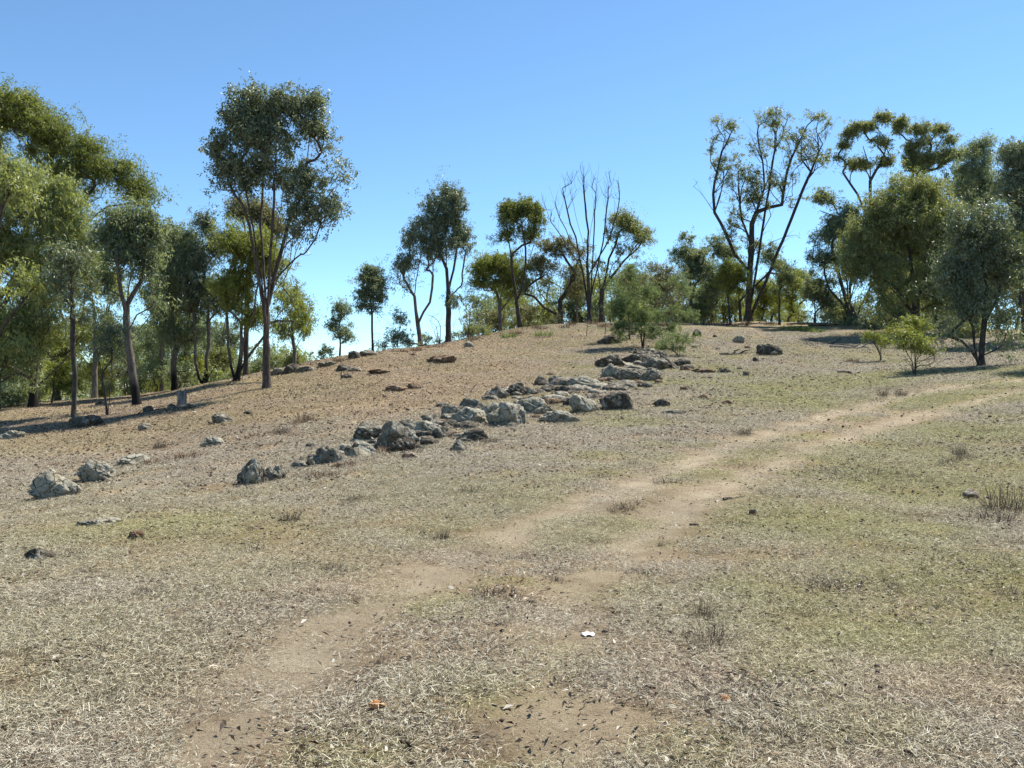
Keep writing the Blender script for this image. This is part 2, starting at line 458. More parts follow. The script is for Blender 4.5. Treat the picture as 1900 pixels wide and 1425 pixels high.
def grow(stems, targets, base_r, tip_r, rng, step=0.5, lean=2.0):
    """branching skeleton: every foliage clump is joined to the nearest suitable wood below it"""
    pos, par, sid = [], [], []
    for si, s in enumerate(stems):                      # s: Nx3 polyline, first point at the base
        if si == 0:
            pos.append(s[0]); par.append(-1); sid.append(0); prev = 0; last = s[0]; rest = s[1:]
        else:
            d = np.linalg.norm(np.array(pos) - s[1], axis=1); k = int(np.argmin(d))
            if d[k] < 0.9 and len(s) > 2 and np.linalg.norm(s[1]) > 1.6: prev, last, rest = k, np.array(pos[k]), s[2:]
            else: prev, last, rest = 0, s[0], s[1:]
        for q in rest:
            seg = q - last; n = max(1, int(np.linalg.norm(seg) / step))
            for t in range(1, n + 1):
                w_ = rng.normal(size=3) * 0.03 * np.linalg.norm(seg) / n
                pos.append(last + seg * t / n + w_); par.append(prev); sid.append(si); prev = len(pos) - 1
            last = q
    n_stem = len(pos)
    leafn = []
    if len(targets):
        base = np.array(pos[0])
        order = np.argsort(np.linalg.norm(targets - base, axis=1))
        P = np.zeros((n_stem + len(targets) * 14, 3)); P[:n_stem] = pos
        cnt = n_stem
        SID = np.zeros(len(P), int); SID[:cnt] = sid; load = np.zeros(len(stems)); share = max(3.0, len(targets) / len(stems))
        D = np.zeros_like(P)
        for i in range(cnt):
            v = P[i] - P[par[i]] if par[i] >= 0 else np.array([0, 0, 1.0])
            D[i] = v / (np.linalg.norm(v) + 1e-9)
        for ti in order:
            t = targets[ti]
            d = t - P[:cnt]
            hor = np.hypot(d[:, 0], d[:, 1]); ln = np.linalg.norm(d, axis=1)
            cost = ln + lean * np.maximum(0, 0.55 * hor - d[:, 2]) + (0.6 * ln.mean()) * (np.arange(cnt) < 1)
            cost = cost + ln * 0.9 * (1 - (d * D[:cnt]).sum(1) / (ln + 1e-9))
            if len(stems) > 2: cost = cost * (1 + 0.9 * np.clip(load[SID[:cnt]] / share - 0.4, 0, 3))
            k = int(np.argmin(cost)); load[SID[k]] += 1
            pd = P[k] - P[par[k]] if par[k] >= 0 else np.array([0, 0, 1.0])
            pd = pd / (np.linalg.norm(pd) + 1e-9)
            dd = d[k] / (ln[k] + 1e-9)
            d0 = pd * 0.5 + dd * 0.6 + np.array([0, 0, 0.25]); d0 /= np.linalg.norm(d0)
            n = int(np.clip(ln[k] / step, 2, 12))
            q = bez(P[k], d0, t, n, 0.03, rng)
            prev = k
            for pt in q:
                v = pt - P[prev]; D[cnt] = v / (np.linalg.norm(v) + 1e-9)
                P[cnt] = pt; SID[cnt] = SID[k]; par.append(prev); prev = cnt; cnt += 1
            leafn.append(prev)
        pos = P[:cnt]
    else:
        pos = np.array(pos)
    N = len(pos); w_ = np.zeros(N)
    ch = [[] for _ in range(N)]
    for i, p in enumerate(par):
        if p >= 0: ch[p].append(i)
    for i in range(N):
        if not ch[i]: w_[i] = max(1, 0.11 * len(targets) / len(stems)) if i < n_stem and len(stems) > 2 else 1
    for i in range(N - 1, -1, -1):
        if par[i] >= 0: w_[par[i]] += w_[i]
    tot = max(w_[0], 2)
    e = math.log(base_r / tip_r) / math.log(tot)
    rad = tip_r * np.maximum(w_, 1) ** e
    # chains, each labelled with the main limb it belongs to
    chains = []
    stack = [(0, -1, 0)]
    while stack:
        s, p, depth = stack.pop()
        pts = [pos[p]] if p >= 0 else []
        rs = [min(rad[s] * 1.05, rad[p])] if p >= 0 else []
        cur = s
        while True:
            pts.append(pos[cur]); rs.append(rad[cur])
            if not ch[cur]: rs[-1] *= 0.6; break
            c = sorted(ch[cur], key=lambda k: -w_[k])
            for o in c[1:]: stack.append((o, cur, depth + 1))
            cur = c[0]
        chains.append((s, p, depth, np.array(pts), np.array(rs) * (0.82 if depth else 1.0)))
    return chains, par

def pix3(px, py, Y): return np.array([(px - 950) / F * Y, Y, EYE - (py - 712.5) / F * Y])

TRI = [0]
def tree(name, label, base, stems, blobs, R, mat='olive', bark='grey', Y=None, rc=0.55, dens=2.6, per=170, L=0.15, W=0.042,
         hang=0.7, flat=0.72, tip=0.010, lean=1.6, cat='tree', group=None, twigs=1, limbs=True, depth=0.9, seed=None, bare=(), dz=0, shell=0.5, gap=0.41):
    rng = np.random.default_rng(seed if seed is not None else sum(map(ord, label)))
    if Y is None: bx, by = hit(*base)
    else: bx, by = (base[0] - 950) / F * Y, Y
    bz = hz(bx, by) - 0.12 + dz
    Yt = by
    root = bpy.data.objects.new(name, None)
    COL.objects.link(root)
    root.location = (bx, by, bz); root.empty_display_size = 0.3
    tag(root, label, cat, group)
    org = np.array([bx, by, bz])
    S = []
    for si, s in enumerate(stems):
        pts = [np.zeros(3)]
        off = 0 if si == 0 else (rng.random() - 0.5) * 2
        for k, p in enumerate(s):
            d = p[2] if len(p) > 2 else off * (k + 1) * 0.35
            pts.append(pix3(p[0], p[1], Yt + d) - org)
        S.append(np.array(pts))
    rpx = rc * F / Yt
    C, RR, TN = [], [], []
    nz_off = rng.random(3) * 50
    dens = dens * 4.3; rc = rc * 0.82; per = int(per * 0.62); R = R * 0.74; tip = tip * 0.8
    for b in blobs:
        cx, cy, rx, ry = b[:4]; k = b[4] if len(b) > 4 else 1.0; off = b[5] if len(b) > 5 else 0
        rx, ry = rx * 1.1, ry * 1.08
        c = pix3(cx, cy, Yt + off) - org
        r3 = np.array([rx, rx * depth, ry]) / F * Yt
        n = max(1, int(round(dens * k * max(1, rx * ry / rpx ** 2))))
        inner = np.maximum(r3 - rc * 0.55 * np.array([1, 1, flat]), r3 * 0.15)
        for _ in range(n):
            d = rng.normal(size=3); d /= np.linalg.norm(d)
            if d[2] < -0.35 and rng.random() < 0.45: d[2] = -d[2]
            q = rng.random() ** shell if n > 1 else 0
            cc = c + d * q * inner
            if n > 3:
                g = cc / (rc * 2.1) + nz_off
                if 0.5 * (vnoise(g[:1] + g[2:] * .7, g[1:2] - g[2:] * .5, 3)[0] + vnoise(g[1:2] + 3.3, g[2:] + g[:1] * .6, 5)[0]) < gap: continue
            C.append(cc)
            RR.append(rc * math.exp(rng.normal() * 0.32) * 1.1); TN.append(rng.random() * 0.3)
    C = np.array(C).reshape(-1, 3); RR = np.array(RR)
    T = list(C - np.array([0, 0, 0.25]) * (RR[:, None] if len(RR) else 0)) if len(C) else []
    for b in bare:                                        # leafless twig tips: (cx, cy, rx, ry, n)
        for _ in range(b[4]):
            a = rng.random() * 2 * math.pi; q = math.sqrt(rng.random())
            T.append(pix3(b[0] + b[2] * q * math.cos(a), b[1] + b[3] * q * math.sin(a), Yt + rng.normal() * b[2] / F * Yt * 0.6) - org)
    if twigs and len(C):
        for c, r in zip(C, RR):
            for _ in range(twigs):
                d = rng.normal(size=3); d[2] = abs(d[2]) * 0.6 + 0.1
                T.append(c + d / np.linalg.norm(d) * r * 0.75)
    T = np.array(T).reshape(-1, 3)
    chains, par = grow(S, T, R, tip, rng, step=max(0.35, 0.012 * Yt), lean=lean)
    # trunk flare at the base
    main = [c for c in chains if c[2] == 0]
    for c in main:
        h = c[3][:, 2]
        c[4][:] *= 1 + 0.45 * np.exp(-np.maximum(h, 0) / (R * 2.0))
    bm_ = BARK[bark]
    v, f = tubes([(c[3], c[4]) for c in main])
    TRI[0] += 2 * len(f)
    link('trunk', mesh_from('trunk', v, f, smooth_faces=True, mats=[bm_]), root)
    rest = [c for c in chains if c[2] > 0]
    if rest:
        if limbs:
            # split the wood into its main limbs: each first-order chain with all it carries
            own = {}
            node_chain = {}
            for c in rest: node_chain[c[0]] = c
            def top(s):
                p = s
                last = s
                while p >= 0:
                    if p in node_chain: last = p
                    p = par[p]
                return last
            for c in rest: own.setdefault(top(c[0]), []).append(c)
            big = sorted(own.items(), key=lambda kv: -max(c[4][0] for c in kv[1]))
            small = []
            for i, (k, cs) in enumerate(big):
                if i < 7 and len(cs) >= 3:
                    v, f = tubes([(c[3], c[4]) for c in cs]); TRI[0] += 2 * len(f)
                    link('limb', mesh_from('limb', v, f, smooth_faces=True, mats=[bm_]), root)
                else: small += cs
        else: small = rest
        if small:
            v, f = tubes([(c[3], c[4]) for c in small]); TRI[0] += 2 * len(f)
            o = link('branches', mesh_from('branches', v, f, smooth_faces=True, mats=[bm_]), root)
            o['kind'] = 'stuff'
    if len(C) and per:
        far_ = Yt > 40
        per = int(per * (1.6 if far_ else 1.2))
        me = leaves_mesh('crown', C, RR, per, L, W, hang, flat, LEAF[mat], np.array(TN), rng, far_)
        o = link('crown', me, root); o['kind'] = 'stuff'
    return root

G_L, G_C, G_R = 'gum trees of the wood on the lower slope', 'trees along the crest of the hill', 'trees of the dark stand at the top of the track'
# ---- lone tall gum on the slope
tree('gum_tree', 'tall lone gum tree with many forked stems standing on the open slope', (495,722),
     [[(494,650),(495,590),(499,566)],
      [(494,650),(492,590),(486,520),(472,440),(458,360),(452,300)],
      [(495,600),(492,540),(488,470),(484,420),(488,350),(492,290),(486,240)],
      [(499,566),(505,520),(512,450),(518,400),(530,330),(530,260)],
      [(500,560),(522,505),(530,460),(536,400),(548,330)],
      [(504,545),(535,490),(545,440),(585,390),(625,345)],
      [(500,570),(516,490),(540,400),(568,300),(582,220)],[(497,580),(500,500),(505,420),(510,340),(515,240)],[(494,600),(478,500),(462,420),(436,340),(412,280)],[(503,560),(528,520),(556,450),(590,400)]],
     [(470,195,45,40,1.3),(540,205,50,42,1.2),(580,190,25,25),(440,235,45,45,1.0),(500,255,70,60,1.5),(575,265,42,60,1.3),(405,270,32,25,.6),(425,310,36,45,.8),
      (470,320,50,40,.7),(560,330,50,45,1.1),(620,315,32,30,.9),(615,380,38,35,.8),(560,385,40,35,.6),(415,350,20,22,.5),(545,430,16,12,.6),(580,410,30,18,.5)],
     0.21, 'dark', 'brown', rc=0.5, dens=2.2, per=165, L=0.15, W=0.052, hang=0.6, flat=0.8, group=None,
     bare=[(405,400,14,16,2),(565,470,14,8,4)])
# ---- left wood
tree('gum_tree', 'towering bronze green gum with domed layers behind the paler gums', (-30,760),
     [[(-15,600),(10,450),(25,340)],[(-20,640),(40,480),(60,340),(50,260)],[(-10,560),(60,470),(130,400),(190,330)],[(60,470),(150,420),(230,360)]],
     [(35,210,55,45,1.2),(75,235,55,42),(100,260,34,40),(10,250,30,40),(55,285,28,24),(150,285,42,40,1.2),(185,310,36,40),(225,325,40,36,1.1),(260,355,30,34,1.1),(115,325,50,28,1.1),(165,355,28,25),(-30,250,60,60)],
     0.34, 'bronze', 'brown', Y=46, rc=0.75, dens=3.0, per=210, L=0.17, W=0.052, flat=0.75, group=G_L)
tree('gum_tree', 'pale green drooping gum with thick black trunk and one low leaning limb', (62,757),
     [[(64,690),(58,640),(66,560),(80,470)],[(64,720),(85,700),(110,680),(132,655),(150,600)],[(58,640),(40,540),(40,440)]],
     [(45,390,75,60,1.2),(110,400,60,55,1.1),(30,470,60,70),(100,480,70,60),(150,440,35,50),(60,560,70,45,.9),(20,590,60,40,.8),(95,600,46,36,.8),(-20,430,50,80),(40,340,60,40,1.0),(150,510,40,44,.9),(120,350,44,30,1.0),(10,650,60,30,.6)],
     0.30, 'pale', 'burnt', rc=0.62, dens=2.1, per=190, L=0.17, W=0.05, hang=1.1, flat=1.0, group=G_L)
tree('gum_tree', 'dark leaning gum trunk with green tufted crown cut by the picture edge', (-42,775),
     [[(-15,640),(18,590),(45,555),(75,520)],[(-20,660),(-10,560),(5,500)],[(18,590),(60,587),(110,590)]],
     [(10,310,40,30,1.0),(15,350,45,40),(60,520,55,30,.7),(-20,520,50,40),(20,640,50,26,.5)],
     0.3, 'pale', 'brown', Y=33, rc=0.6, dens=1.8, per=170, L=0.17, W=0.05, hang=1.0, flat=1.0, group=G_L)
tree('gum_tree', 'slender straight dark pole of a gum with sparse dark crown', (137,776),
     [[(138,700),(135,640),(134,560),(132,490)]],
     [(130,480,40,30,.9),(105,530,36,30,.8),(160,540,30,24,.7),(140,590,34,20,.5),(95,580,28,18,.5)],
     0.12, 'dark', 'dark', rc=0.5, dens=2.0, per=150, L=0.14, W=0.045, hang=0.5, group=G_L)
tree('gum_tree', 'blue green round headed gum with curved grey trunk blackened at its foot', (255,753),
     [[(247,700),(238,640),(235,590),(238,540),(250,480)],[(240,650),(262,610),(290,570)],[(236,590),(222,520),(215,450)],[(238,560),(262,520),(275,450)],[(245,690),(228,665),(222,660)]],
     [(240,410,50,40,1.2),(275,430,34,45,1.1),(210,440,38,45),(245,480,60,40),(290,480,22,30,.8),(300,560,30,24,.5),(200,520,26,26,.6)],
     0.22, 'grey', 'burnt', rc=0.55, dens=2.4, per=190, L=0.16, W=0.048, hang=0.9, flat=0.95, group=G_L)
tree('gum_tree', 'dark crowned gum with short broken looking black trunk behind the grey stump', (325,716),
     [[(322,680),(324,640),(320,580),(330,500)],[(322,690),(340,690),(347,686)],[(323,650),(350,600),(360,540)]],
     [(330,450,40,40),(320,510,50,40,1.1),(345,560,45,36),(310,580,36,36),(335,620,45,28,.8),(350,500,30,36)],
     0.22, 'grey', 'burnt', rc=0.55, dens=2.2, per=180, L=0.16, W=0.05, hang=0.9, flat=0.9, group=G_L)
tree('gum_tree', 'three stemmed gum spreading from one charred foot, dark upright top', (380,712),
     [[(370,702),(362,670),(360,600),(358,540)],[(382,690),(387,640),(386,560),(378,480)],[(388,695),(405,670),(412,640),(420,580)]],
     [(378,420,22,28,1.3),(390,455,38,30,1.1),(365,480,28,26),(370,540,40,36,.8),(410,560,36,36,.7),(360,600,30,24,.4)],
     0.19, 'dark', 'burnt', rc=0.5, dens=2.4, per=180, L=0.15, W=0.048, group=G_L)
tree('gum_tree', 'yellow green gum with many dark stems spreading behind the lone gum', (438,709),
     [[(430,680),(424,640),(420,560),(430,480)],[(442,690),(448,640),(450,560),(460,480)],[(445,690),(465,655),(485,630),(520,580),(550,545)],[(450,650),(470,590),(480,510)]],
     [(430,450,34,36,1.1),(470,470,48,50,1.2),(440,530,45,50,1.1),(500,500,40,50),(545,540,36,36,1.1),(560,590,28,34,.9),(470,590,40,30,.6),(575,565,12,30,.6)],
     0.22, 'yellow', 'burnt', rc=0.55, dens=2.3, per=190, L=0.16, W=0.045, hang=0.9, flat=0.95, group=G_L)
tree('gum_tree', 'rusty brown topped gum showing behind the upper fork of the lone gum', (455,700),
     [[(458,600),(462,480),(450,400)],[(462,500),(490,430),(510,400)]],
     [(445,385,28,18),(470,395,34,22),(510,420,24,30,.9),(430,395,14,14,.7),(490,400,26,18)],
     0.2, 'brown', 'brown', Y=50, rc=0.6, dens=2.4, per=150, L=0.18, W=0.055, group=G_L)
tree('sapling', 'small dark airy sapling on thin twin stems beside the slender pole', (200,771),
     [[(196,745),(190,700),(182,660)],[(203,745),(207,700),(206,650)],[(196,735),(204,690),(214,660)]],
     [(205,620,28,30,1.1),(190,650,30,18,.7),(225,640,16,20,.6)],
     0.06, 'dark', 'dark', rc=0.4, dens=2.0, per=150, L=0.09, W=0.03, hang=0.2, group=None, bare=[(190,690,26,24,8)])
tree('gum_tree', 'grey green gum filling the gap between the round headed gum and its neighbour', (300,730),
     [[(300,650),(305,560),(310,470)],[(300,640),(285,560),(280,500)]],
     [(315,440,30,24),(300,480,36,36),(285,540,40,34,.9),(310,600,40,30,.7)],
     0.18, 'pale', 'grey', Y=52, rc=0.65, dens=2.0, per=150, L=0.19, W=0.055, hang=0.9, group=G_L)
tree('gum_tree', 'olive gum deep in the left wood between pole and black trunk', (105,745),
     [[(105,680),(110,600),(100,540)],[(105,680),(140,620),(160,570)]],
     [(110,560,60,36),(150,610,40,30,.8),(70,620,45,30,.7),(175,560,30,40,.8),(110,640,50,26,.5)],
     0.22, 'yellow', 'dark', Y=50, rc=0.7, dens=1.8, per=150, L=0.2, W=0.06, hang=0.9, group=G_L)
tree('gum_tree', 'shaded gum with low dark foliage at the far left of the wood', (20,745),
     [[(20,690),(30,620),(10,560)],[(20,690),(0,640),(-20,600)],[(20,700),(50,650),(60,600)]],
     [(25,600,60,40),(-10,650,40,40),(50,660,45,34,.7),(5,690,50,22,.6)],
     0.22, 'dark', 'dark', Y=50, rc=0.65, dens=1.8, per=150, L=0.18, W=0.055, group=G_L)
# undergrowth of the left wood
for cx, py, Y, rx, ry, mat, lab in [
   (95,700,44,40,32,'yellow','low yellow green bush under the leaning black limb'),
   (20,735,42,50,20,'grey','grey green scrub at the foot of the leftmost trunks'),
   (290,690,52,34,28,'grey','dull green bush between the curved trunk and the stump'),
   (350,680,54,34,26,'yellow','light green bush behind the three stemmed gum'),
   (410,672,56,30,26,'olive','olive bush behind the three stemmed and many stemmed gums'),
   (190,690,64,50,24,'grey','grey bush in the clearing behind the twin stemmed sapling'),
   (540,672,52,18,20,'olive','small rounded bush right of the lone gum trunk at the crest'),
   (505,672,56,16,16,'olive','dark bush touching the right side of the lone gum trunk'),
   (240,690,58,30,22,'dark','dark bush seen through the wood left of the curved trunk')]:
    tree('bush', lab, (cx, py + ry), [[(cx-6,py)],[(cx+6,py)]], [(cx,py,rx,ry,1.0),(cx+rx*.4,py-ry*.3,rx*.5,ry*.6,.8)], 0.06, mat, 'dark', Y=Y, rc=0.55, dens=2.6, per=110, L=0.17, W=0.055, hang=0.3, cat='bush', twigs=1, limbs=False)
# ---- crest, from the wood to the middle
tree('sapling', 'low tufted gum sapling on the skyline, nearest of the crest to the lone gum', (600,672), [[(598,655)],[(604,650)]],
     [(602,648,16,14,1.0)], 0.05, 'grey', 'grey', Y=50, rc=0.35, dens=2.4, per=110, L=0.14, W=0.045, cat='sapling', limbs=False)
tree('sapling', 'young round crowned gum sapling with grey leaves on the stony skyline', (630,668), [[(631,640),(630,600)]],
     [(632,580,20,22,1.1),(645,598,18,18,.8),(618,600,14,16,.8),(634,620,26,16,.8)], 0.07, 'grey', 'grey', Y=50, rc=0.45, dens=2.2, per=130, L=0.14, W=0.045, cat='sapling')
tree('sapling', 'slim straight gum sapling with egg shaped crown on the skyline', (692,657), [[(690,610),(687,560),(686,520)]],
     [(685,508,20,18,1.2),(690,530,26,22,1.1),(675,548,20,16,.8),(705,552,16,14,.7),(688,570,28,12,.5)], 0.09, 'grey', 'brown', Y=53, rc=0.45, dens=2.3, per=140, L=0.15, W=0.048, cat='sapling')
tree('shrub', 'wide grey brown scrubby shrub on the skyline between saplings', (735,650), [[(725,630)],[(738,625)],[(752,630)],[(742,600),(745,580)]],
     [(735,625,30,20,.8),(745,590,20,18,.6),(715,640,20,10,.6),(755,635,18,10,.6)], 0.08, 'grey', 'grey', Y=53, rc=0.45, dens=2.2, per=90, L=0.13, W=0.042, cat='shrub', bare=[(730,610,40,30,26)])
tree('gum_tree', 'twin stemmed airy gum leaning left beside the tallest crest gum', (782,641),
     [[(775,600),(768,550),(775,500),(790,440)],[(788,600),(797,560),(805,510),(800,430)],[(770,560),(745,530),(738,510)]],
     [(795,415,30,22),(770,440,30,22,.9),(808,450,28,26),(765,480,30,22,.8),(745,490,20,18,.7),(800,500,26,20,.7),(745,525,22,12,.6),(800,470,40,20,.5)],
     0.2, 'dark', 'grey', Y=56, rc=0.55, dens=2.2, per=125, L=0.17, W=0.05, group=G_C)
tree('gum_tree', 'tall straight trunked gum with dark rounded top on the crest', (832,638),
     [[(831,560),(828,480),(826,420),(824,370)],[(830,540),(845,480),(852,430)],[(830,500),(812,460),(805,420)]],
     [(822,360,38,22,1.3),(842,385,28,26,1.1),(805,385,25,18,.8),(830,410,34,24),(855,440,22,28,.9),(835,460,40,24,.7),(815,440,26,22,.6),(855,490,20,20,.4),(842,560,30,24,.2)],
     0.24, 'dark', 'dark', Y=56, rc=0.55, dens=2.3, per=150, L=0.17, W=0.052, group=G_C, bare=[(850,530,30,30,8)])
tree('dead_sapling', 'cluster of bare thin dead saplings right of the straight crest gum', (868,634),
     [[(866,590),(862,555)],[(872,590),(880,550)],[(880,600),(900,560)],[(860,600),(848,560)]], [], 0.06, 'dark', 'dark', Y=57, cat='dead sapling', bare=[(872,560,36,24,22),(848,590,20,20,8)], limbs=False)
tree('dead_sapling', 'bunch of dark leafless stems at the foot of the twin stemmed gum', (815,640),
     [[(812,610),(808,585)],[(818,605),(822,580)],[(805,615),(796,590)],[(840,620),(850,590)]], [], 0.07, 'dark', 'dark', Y=55, cat='dead sapling', bare=[(815,590,34,22,20)], limbs=False)
tree('bush', 'dark green bush at the feet of the dead saplings on the crest', (875,632), [[(872,620)],[(880,622)]], [(872,612,16,12,1.0),(840,622,20,10,.8),(905,612,14,10,.8)], 0.05, 'olive', 'dark', Y=58, rc=0.4, dens=2.4, per=110, L=0.15, W=0.05, cat='bush', limbs=False, twigs=1)
tree('gum_tree', 'broad yellow green gum with low spreading crown left of the forked gum', (930,612),
     [[(926,560),(915,520),(895,490)],[(930,550),(938,510),(935,480)],[(934,570),(955,540),(965,520)]],
     [(930,490,36,22,1.2),(895,500,30,22,1.1),(955,510,34,26,1.0),(885,525,24,12,.7),(925,525,40,20,.8),(960,545,26,16,.6)],
     0.2, 'yellow', 'grey', Y=68, rc=0.65, dens=2.6, per=130, L=0.2, W=0.06, hang=0.6, group=G_C)
tree('gum_tree', 'forked gum with two slim dark trunks and bronze domed crown on crest', (966,609),
     [[(958,560),(950,500),(945,450),(940,420)],[(970,560),(974,510),(975,460),(968,410)],[(972,540),(984,480),(995,430)]],
     [(965,385,40,20,1.3),(945,400,22,18,1.0),(995,405,20,26,1.1),(985,440,26,16,.7),(935,435,24,16,.8),(948,470,22,14,.6),(970,425,36,14,.5)],
     0.2, 'bronze', 'dark', Y=64, rc=0.55, dens=2.5, per=140, L=0.18, W=0.055, group=G_C)
tree('gum_tree', 'squat gum with thick dark trunk and wide crooked limbs behind the crest', (1040,602),
     [[(1038,560),(1042,520),(1035,470)],[(1036,585),(1010,570),(990,550),(975,545)],[(1040,560),(1065,520),(1075,480)],[(1036,575),(1000,540),(990,500)]],
     [(1035,460,36,22,.9),(1000,490,30,24,.9),(1070,470,28,26,.9),(1040,505,44,22,.7),(985,530,26,18,.6),(1075,530,34,22,.7),(1020,470,30,20,.7),(1005,455,20,16,.8)],
     0.36, 'brown', 'dark', Y=68, rc=0.6, dens=2.4, per=120, L=0.19, W=0.055, group=G_C)
def fan(limbs, tips, n, seed, rise=0.55):
    """fine straight twigs that leave the given limbs and end spread over an ellipse of tips"""
    rng = np.random.default_rng(seed); out = []
    for (cx, cy, rx, ry), k in zip(tips, n):
        for _ in range(k):
            a = rng.random() * 6.283; q = math.sqrt(rng.random())
            t = np.array([cx + rx * q * math.cos(a), cy + ry * q * math.sin(a)])
            best = None
            for l in limbs:
                for p0, p1 in zip(l[:-1], l[1:]):
                    for f in (0.1, 0.4, 0.7, 1.0):
                        p = np.array(p0[:2]) * (1 - f) + np.array(p1[:2]) * f
                        dy = p[1] - t[1]; dx = abs(p[0] - t[0])
                        if dy < 12: continue
                        c = math.hypot(dx, dy) + 1.6 * max(0, dx - 0.42 * dy) + rng.random() * 25
                        if best is None or c < best[0]: best = (c, p)
            if best is None: continue
            p = best[1]; o = rng.normal() * 0.6
            m = p + (t - p) * 0.5 + np.array([(t - p)[0] * 0.12, rng.normal() * 1.5])
            out.append([(p[0], p[1]), (m[0], m[1], o * .6), (t[0], t[1], o)])
    return out
DL = [[(1091,500),(1078,440),(1064,380),(1052,330)],[(1108,500),(1132,440),(1146,390),(1150,350)],[(1090,470),(1100,400),(1108,340),(1112,300)],[(1080,500),(1060,450),(1030,380),(1018,345)],[(1093,600),(1093,560),(1090,490),(1091,430),(1086,380),(1082,330)],[(1092,570),(1080,500),(1068,440),(1052,390),(1044,350)],[(1098,560),(1108,500),(1121,430),(1128,370),(1132,320)],[(1080,500),(1052,455),(1022,410),(1006,370)]]
tree('dead_tree', 'tall leafless dead tree with two fans of fine bare branches', (1094,600), [DL[4][1:]] + DL[:4] + DL[5:] +
     fan(DL, [(1085,325,24,28),(1055,340,22,26),(1130,335,20,30),(1035,385,16,24),(1006,365,8,12),(1140,390,12,24),(1100,360,22,34)], [26,18,26,10,6,10,14], 3),
     [], 0.26, 'dark', 'dark', Y=65, cat='dead tree', lean=2.6, bare=[(1085,325,24,28,22),(1055,340,22,26,14),(1130,335,20,30,22),(1035,385,16,24,8)], tip=0.013, twigs=0)
tree('gum_tree', 'green gold gum with rounded heads just right of the leafless dead tree', (1116,599),
     [[(1118,540),(1130,480),(1150,430)],[(1122,540),(1160,480),(1185,450)],[(1116,560),(1110,500),(1105,470)]],
     [(1155,415,30,24,1.2),(1135,440,30,24,1.1),(1185,435,26,24,1.1),(1165,460,34,26),(1200,470,18,20,.8),(1130,490,34,24,.8),(1185,500,26,16,.5),(1095,490,26,26,.6)],
     0.26, 'olive', 'dark', Y=67, rc=0.6, dens=2.5, per=140, L=0.18, W=0.055, group=G_C)
tree('gum_tree', 'small grey gum between the squat gum and the dead tree', (1072,600), [[(1070,560),(1066,520)],[(1072,560),(1080,530)]],
     [(1068,505,20,20,.8),(1080,540,20,22,.7),(1060,540,16,16,.6)], 0.11, 'grey', 'grey', Y=70, rc=0.55, dens=2.2, per=110, L=0.18, W=0.055, group=G_C)
# ---- wattles at the big outcrop
tree('wattle_shrub', 'feathery bright green wattle shrub with dark stems behind the big outcrop', (1192,645),
     [[(1190,610),(1180,570),(1170,520)],[(1196,605),(1215,570),(1235,530)],[(1188,620),(1175,590),(1160,560)],[(1198,612),(1235,580),(1262,550)],[(1194,600),(1194,560)]],
     [(1160,530,38,36,.9),(1185,560,44,34,.9),(1150,575,30,40,.8),(1195,590,50,24,.7),(1155,612,32,26,.7),(1255,545,42,38,.8),(1235,585,48,28,.7),(1275,580,30,32,.7),(1210,615,56,20,.45),(1245,612,36,20,.5),(1170,500,22,18,.7),(1215,545,30,26,.5)],
     0.09, 'wattle', 'dark', rc=0.42, dens=1.15, per=300, L=0.11, W=0.02, hang=0.1, flat=0.8, cat='shrub', shell=0.7)
tree('wattle_shrub', 'low bright green feathery wattle bush spilling right beside the outcrop', (1258,662),
     [[(1256,640)],[(1265,640)],[(1245,645)]], [(1258,634,30,18,.7),(1240,648,26,10,.6),(1278,630,20,20,.5),(1225,640,20,14,.4)],
     0.05, 'wattle', 'dark', rc=0.34, dens=1.1, per=260, L=0.09, W=0.02, hang=0.0, cat='shrub', limbs=False)
tree('wattle_shrub', 'slim green wattle sapling on the left side of the feathery wattle', (1168,640), [[(1167,600),(1160,560)]],
     [(1150,590,16,30,.8),(1145,545,14,20,.6),(1140,620,16,14,.6)], 0.06, 'wattle', 'dark', Y=53, rc=0.45, dens=2.2, per=200, L=0.1, W=0.022, hang=0.0, cat='shrub', limbs=False)
tree('gum_tree', 'drab brown green gum with thin stems rising behind the wattle shrubs', (1218,600),
     [[(1215,560),(1210,520)],[(1222,560),(1230,510)],[(1228,570),(1250,520)]],
     [(1215,505,30,22,1.1),(1245,520,28,26),(1190,510,20,18,.8),(1260,560,24,20,.6),(1215,550,30,24,.4)],
     0.13, 'brown', 'grey', Y=62, rc=0.55, dens=2.3, per=120, L=0.16, W=0.045, group=G_C)
tree('gum_tree', 'dark grey green gum with steep crown behind and right of the wattle', (1282,597),
     [[(1282,550),(1280,500),(1275,460)],[(1283,540),(1300,500),(1305,470)]],
     [(1278,445,20,16,1.1),(1270,470,26,20,1.0),(1298,475,24,22,1.0),(1285,505,34,22,.8),(1310,500,20,20,.7)],
     0.18, 'grey', 'dark', Y=72, rc=0.6, dens=2.4, per=130, L=0.2, W=0.06, group=G_C)
tree('gum_tree', 'green gold gum low on the crest just left of the giant spreading gum', (1322,597),
     [[(1320,560),(1325,520)],[(1325,560),(1345,540)]],
     [(1310,545,28,26),(1335,520,30,26,.9),(1300,575,26,16,.8),(1345,470,26,22,.7),(1330,450,22,18,.6)],
     0.17, 'grey', 'dark', Y=74, rc=0.6, dens=2.4, per=120, L=0.2, W=0.06, group=G_C)
tree('sapling', 'yellow green mop headed sapling on a thin stem at the crest', (1355,602), [[(1353,575),(1350,550),(1352,520)]],
     [(1355,498,26,16,1.3),(1345,515,22,18,1.0),(1372,515,18,18,1.0),(1358,535,26,12,.6)], 0.09, 'yellow', 'dark', rc=0.5, dens=2.4, per=170, L=0.15, W=0.048, cat='sapling')
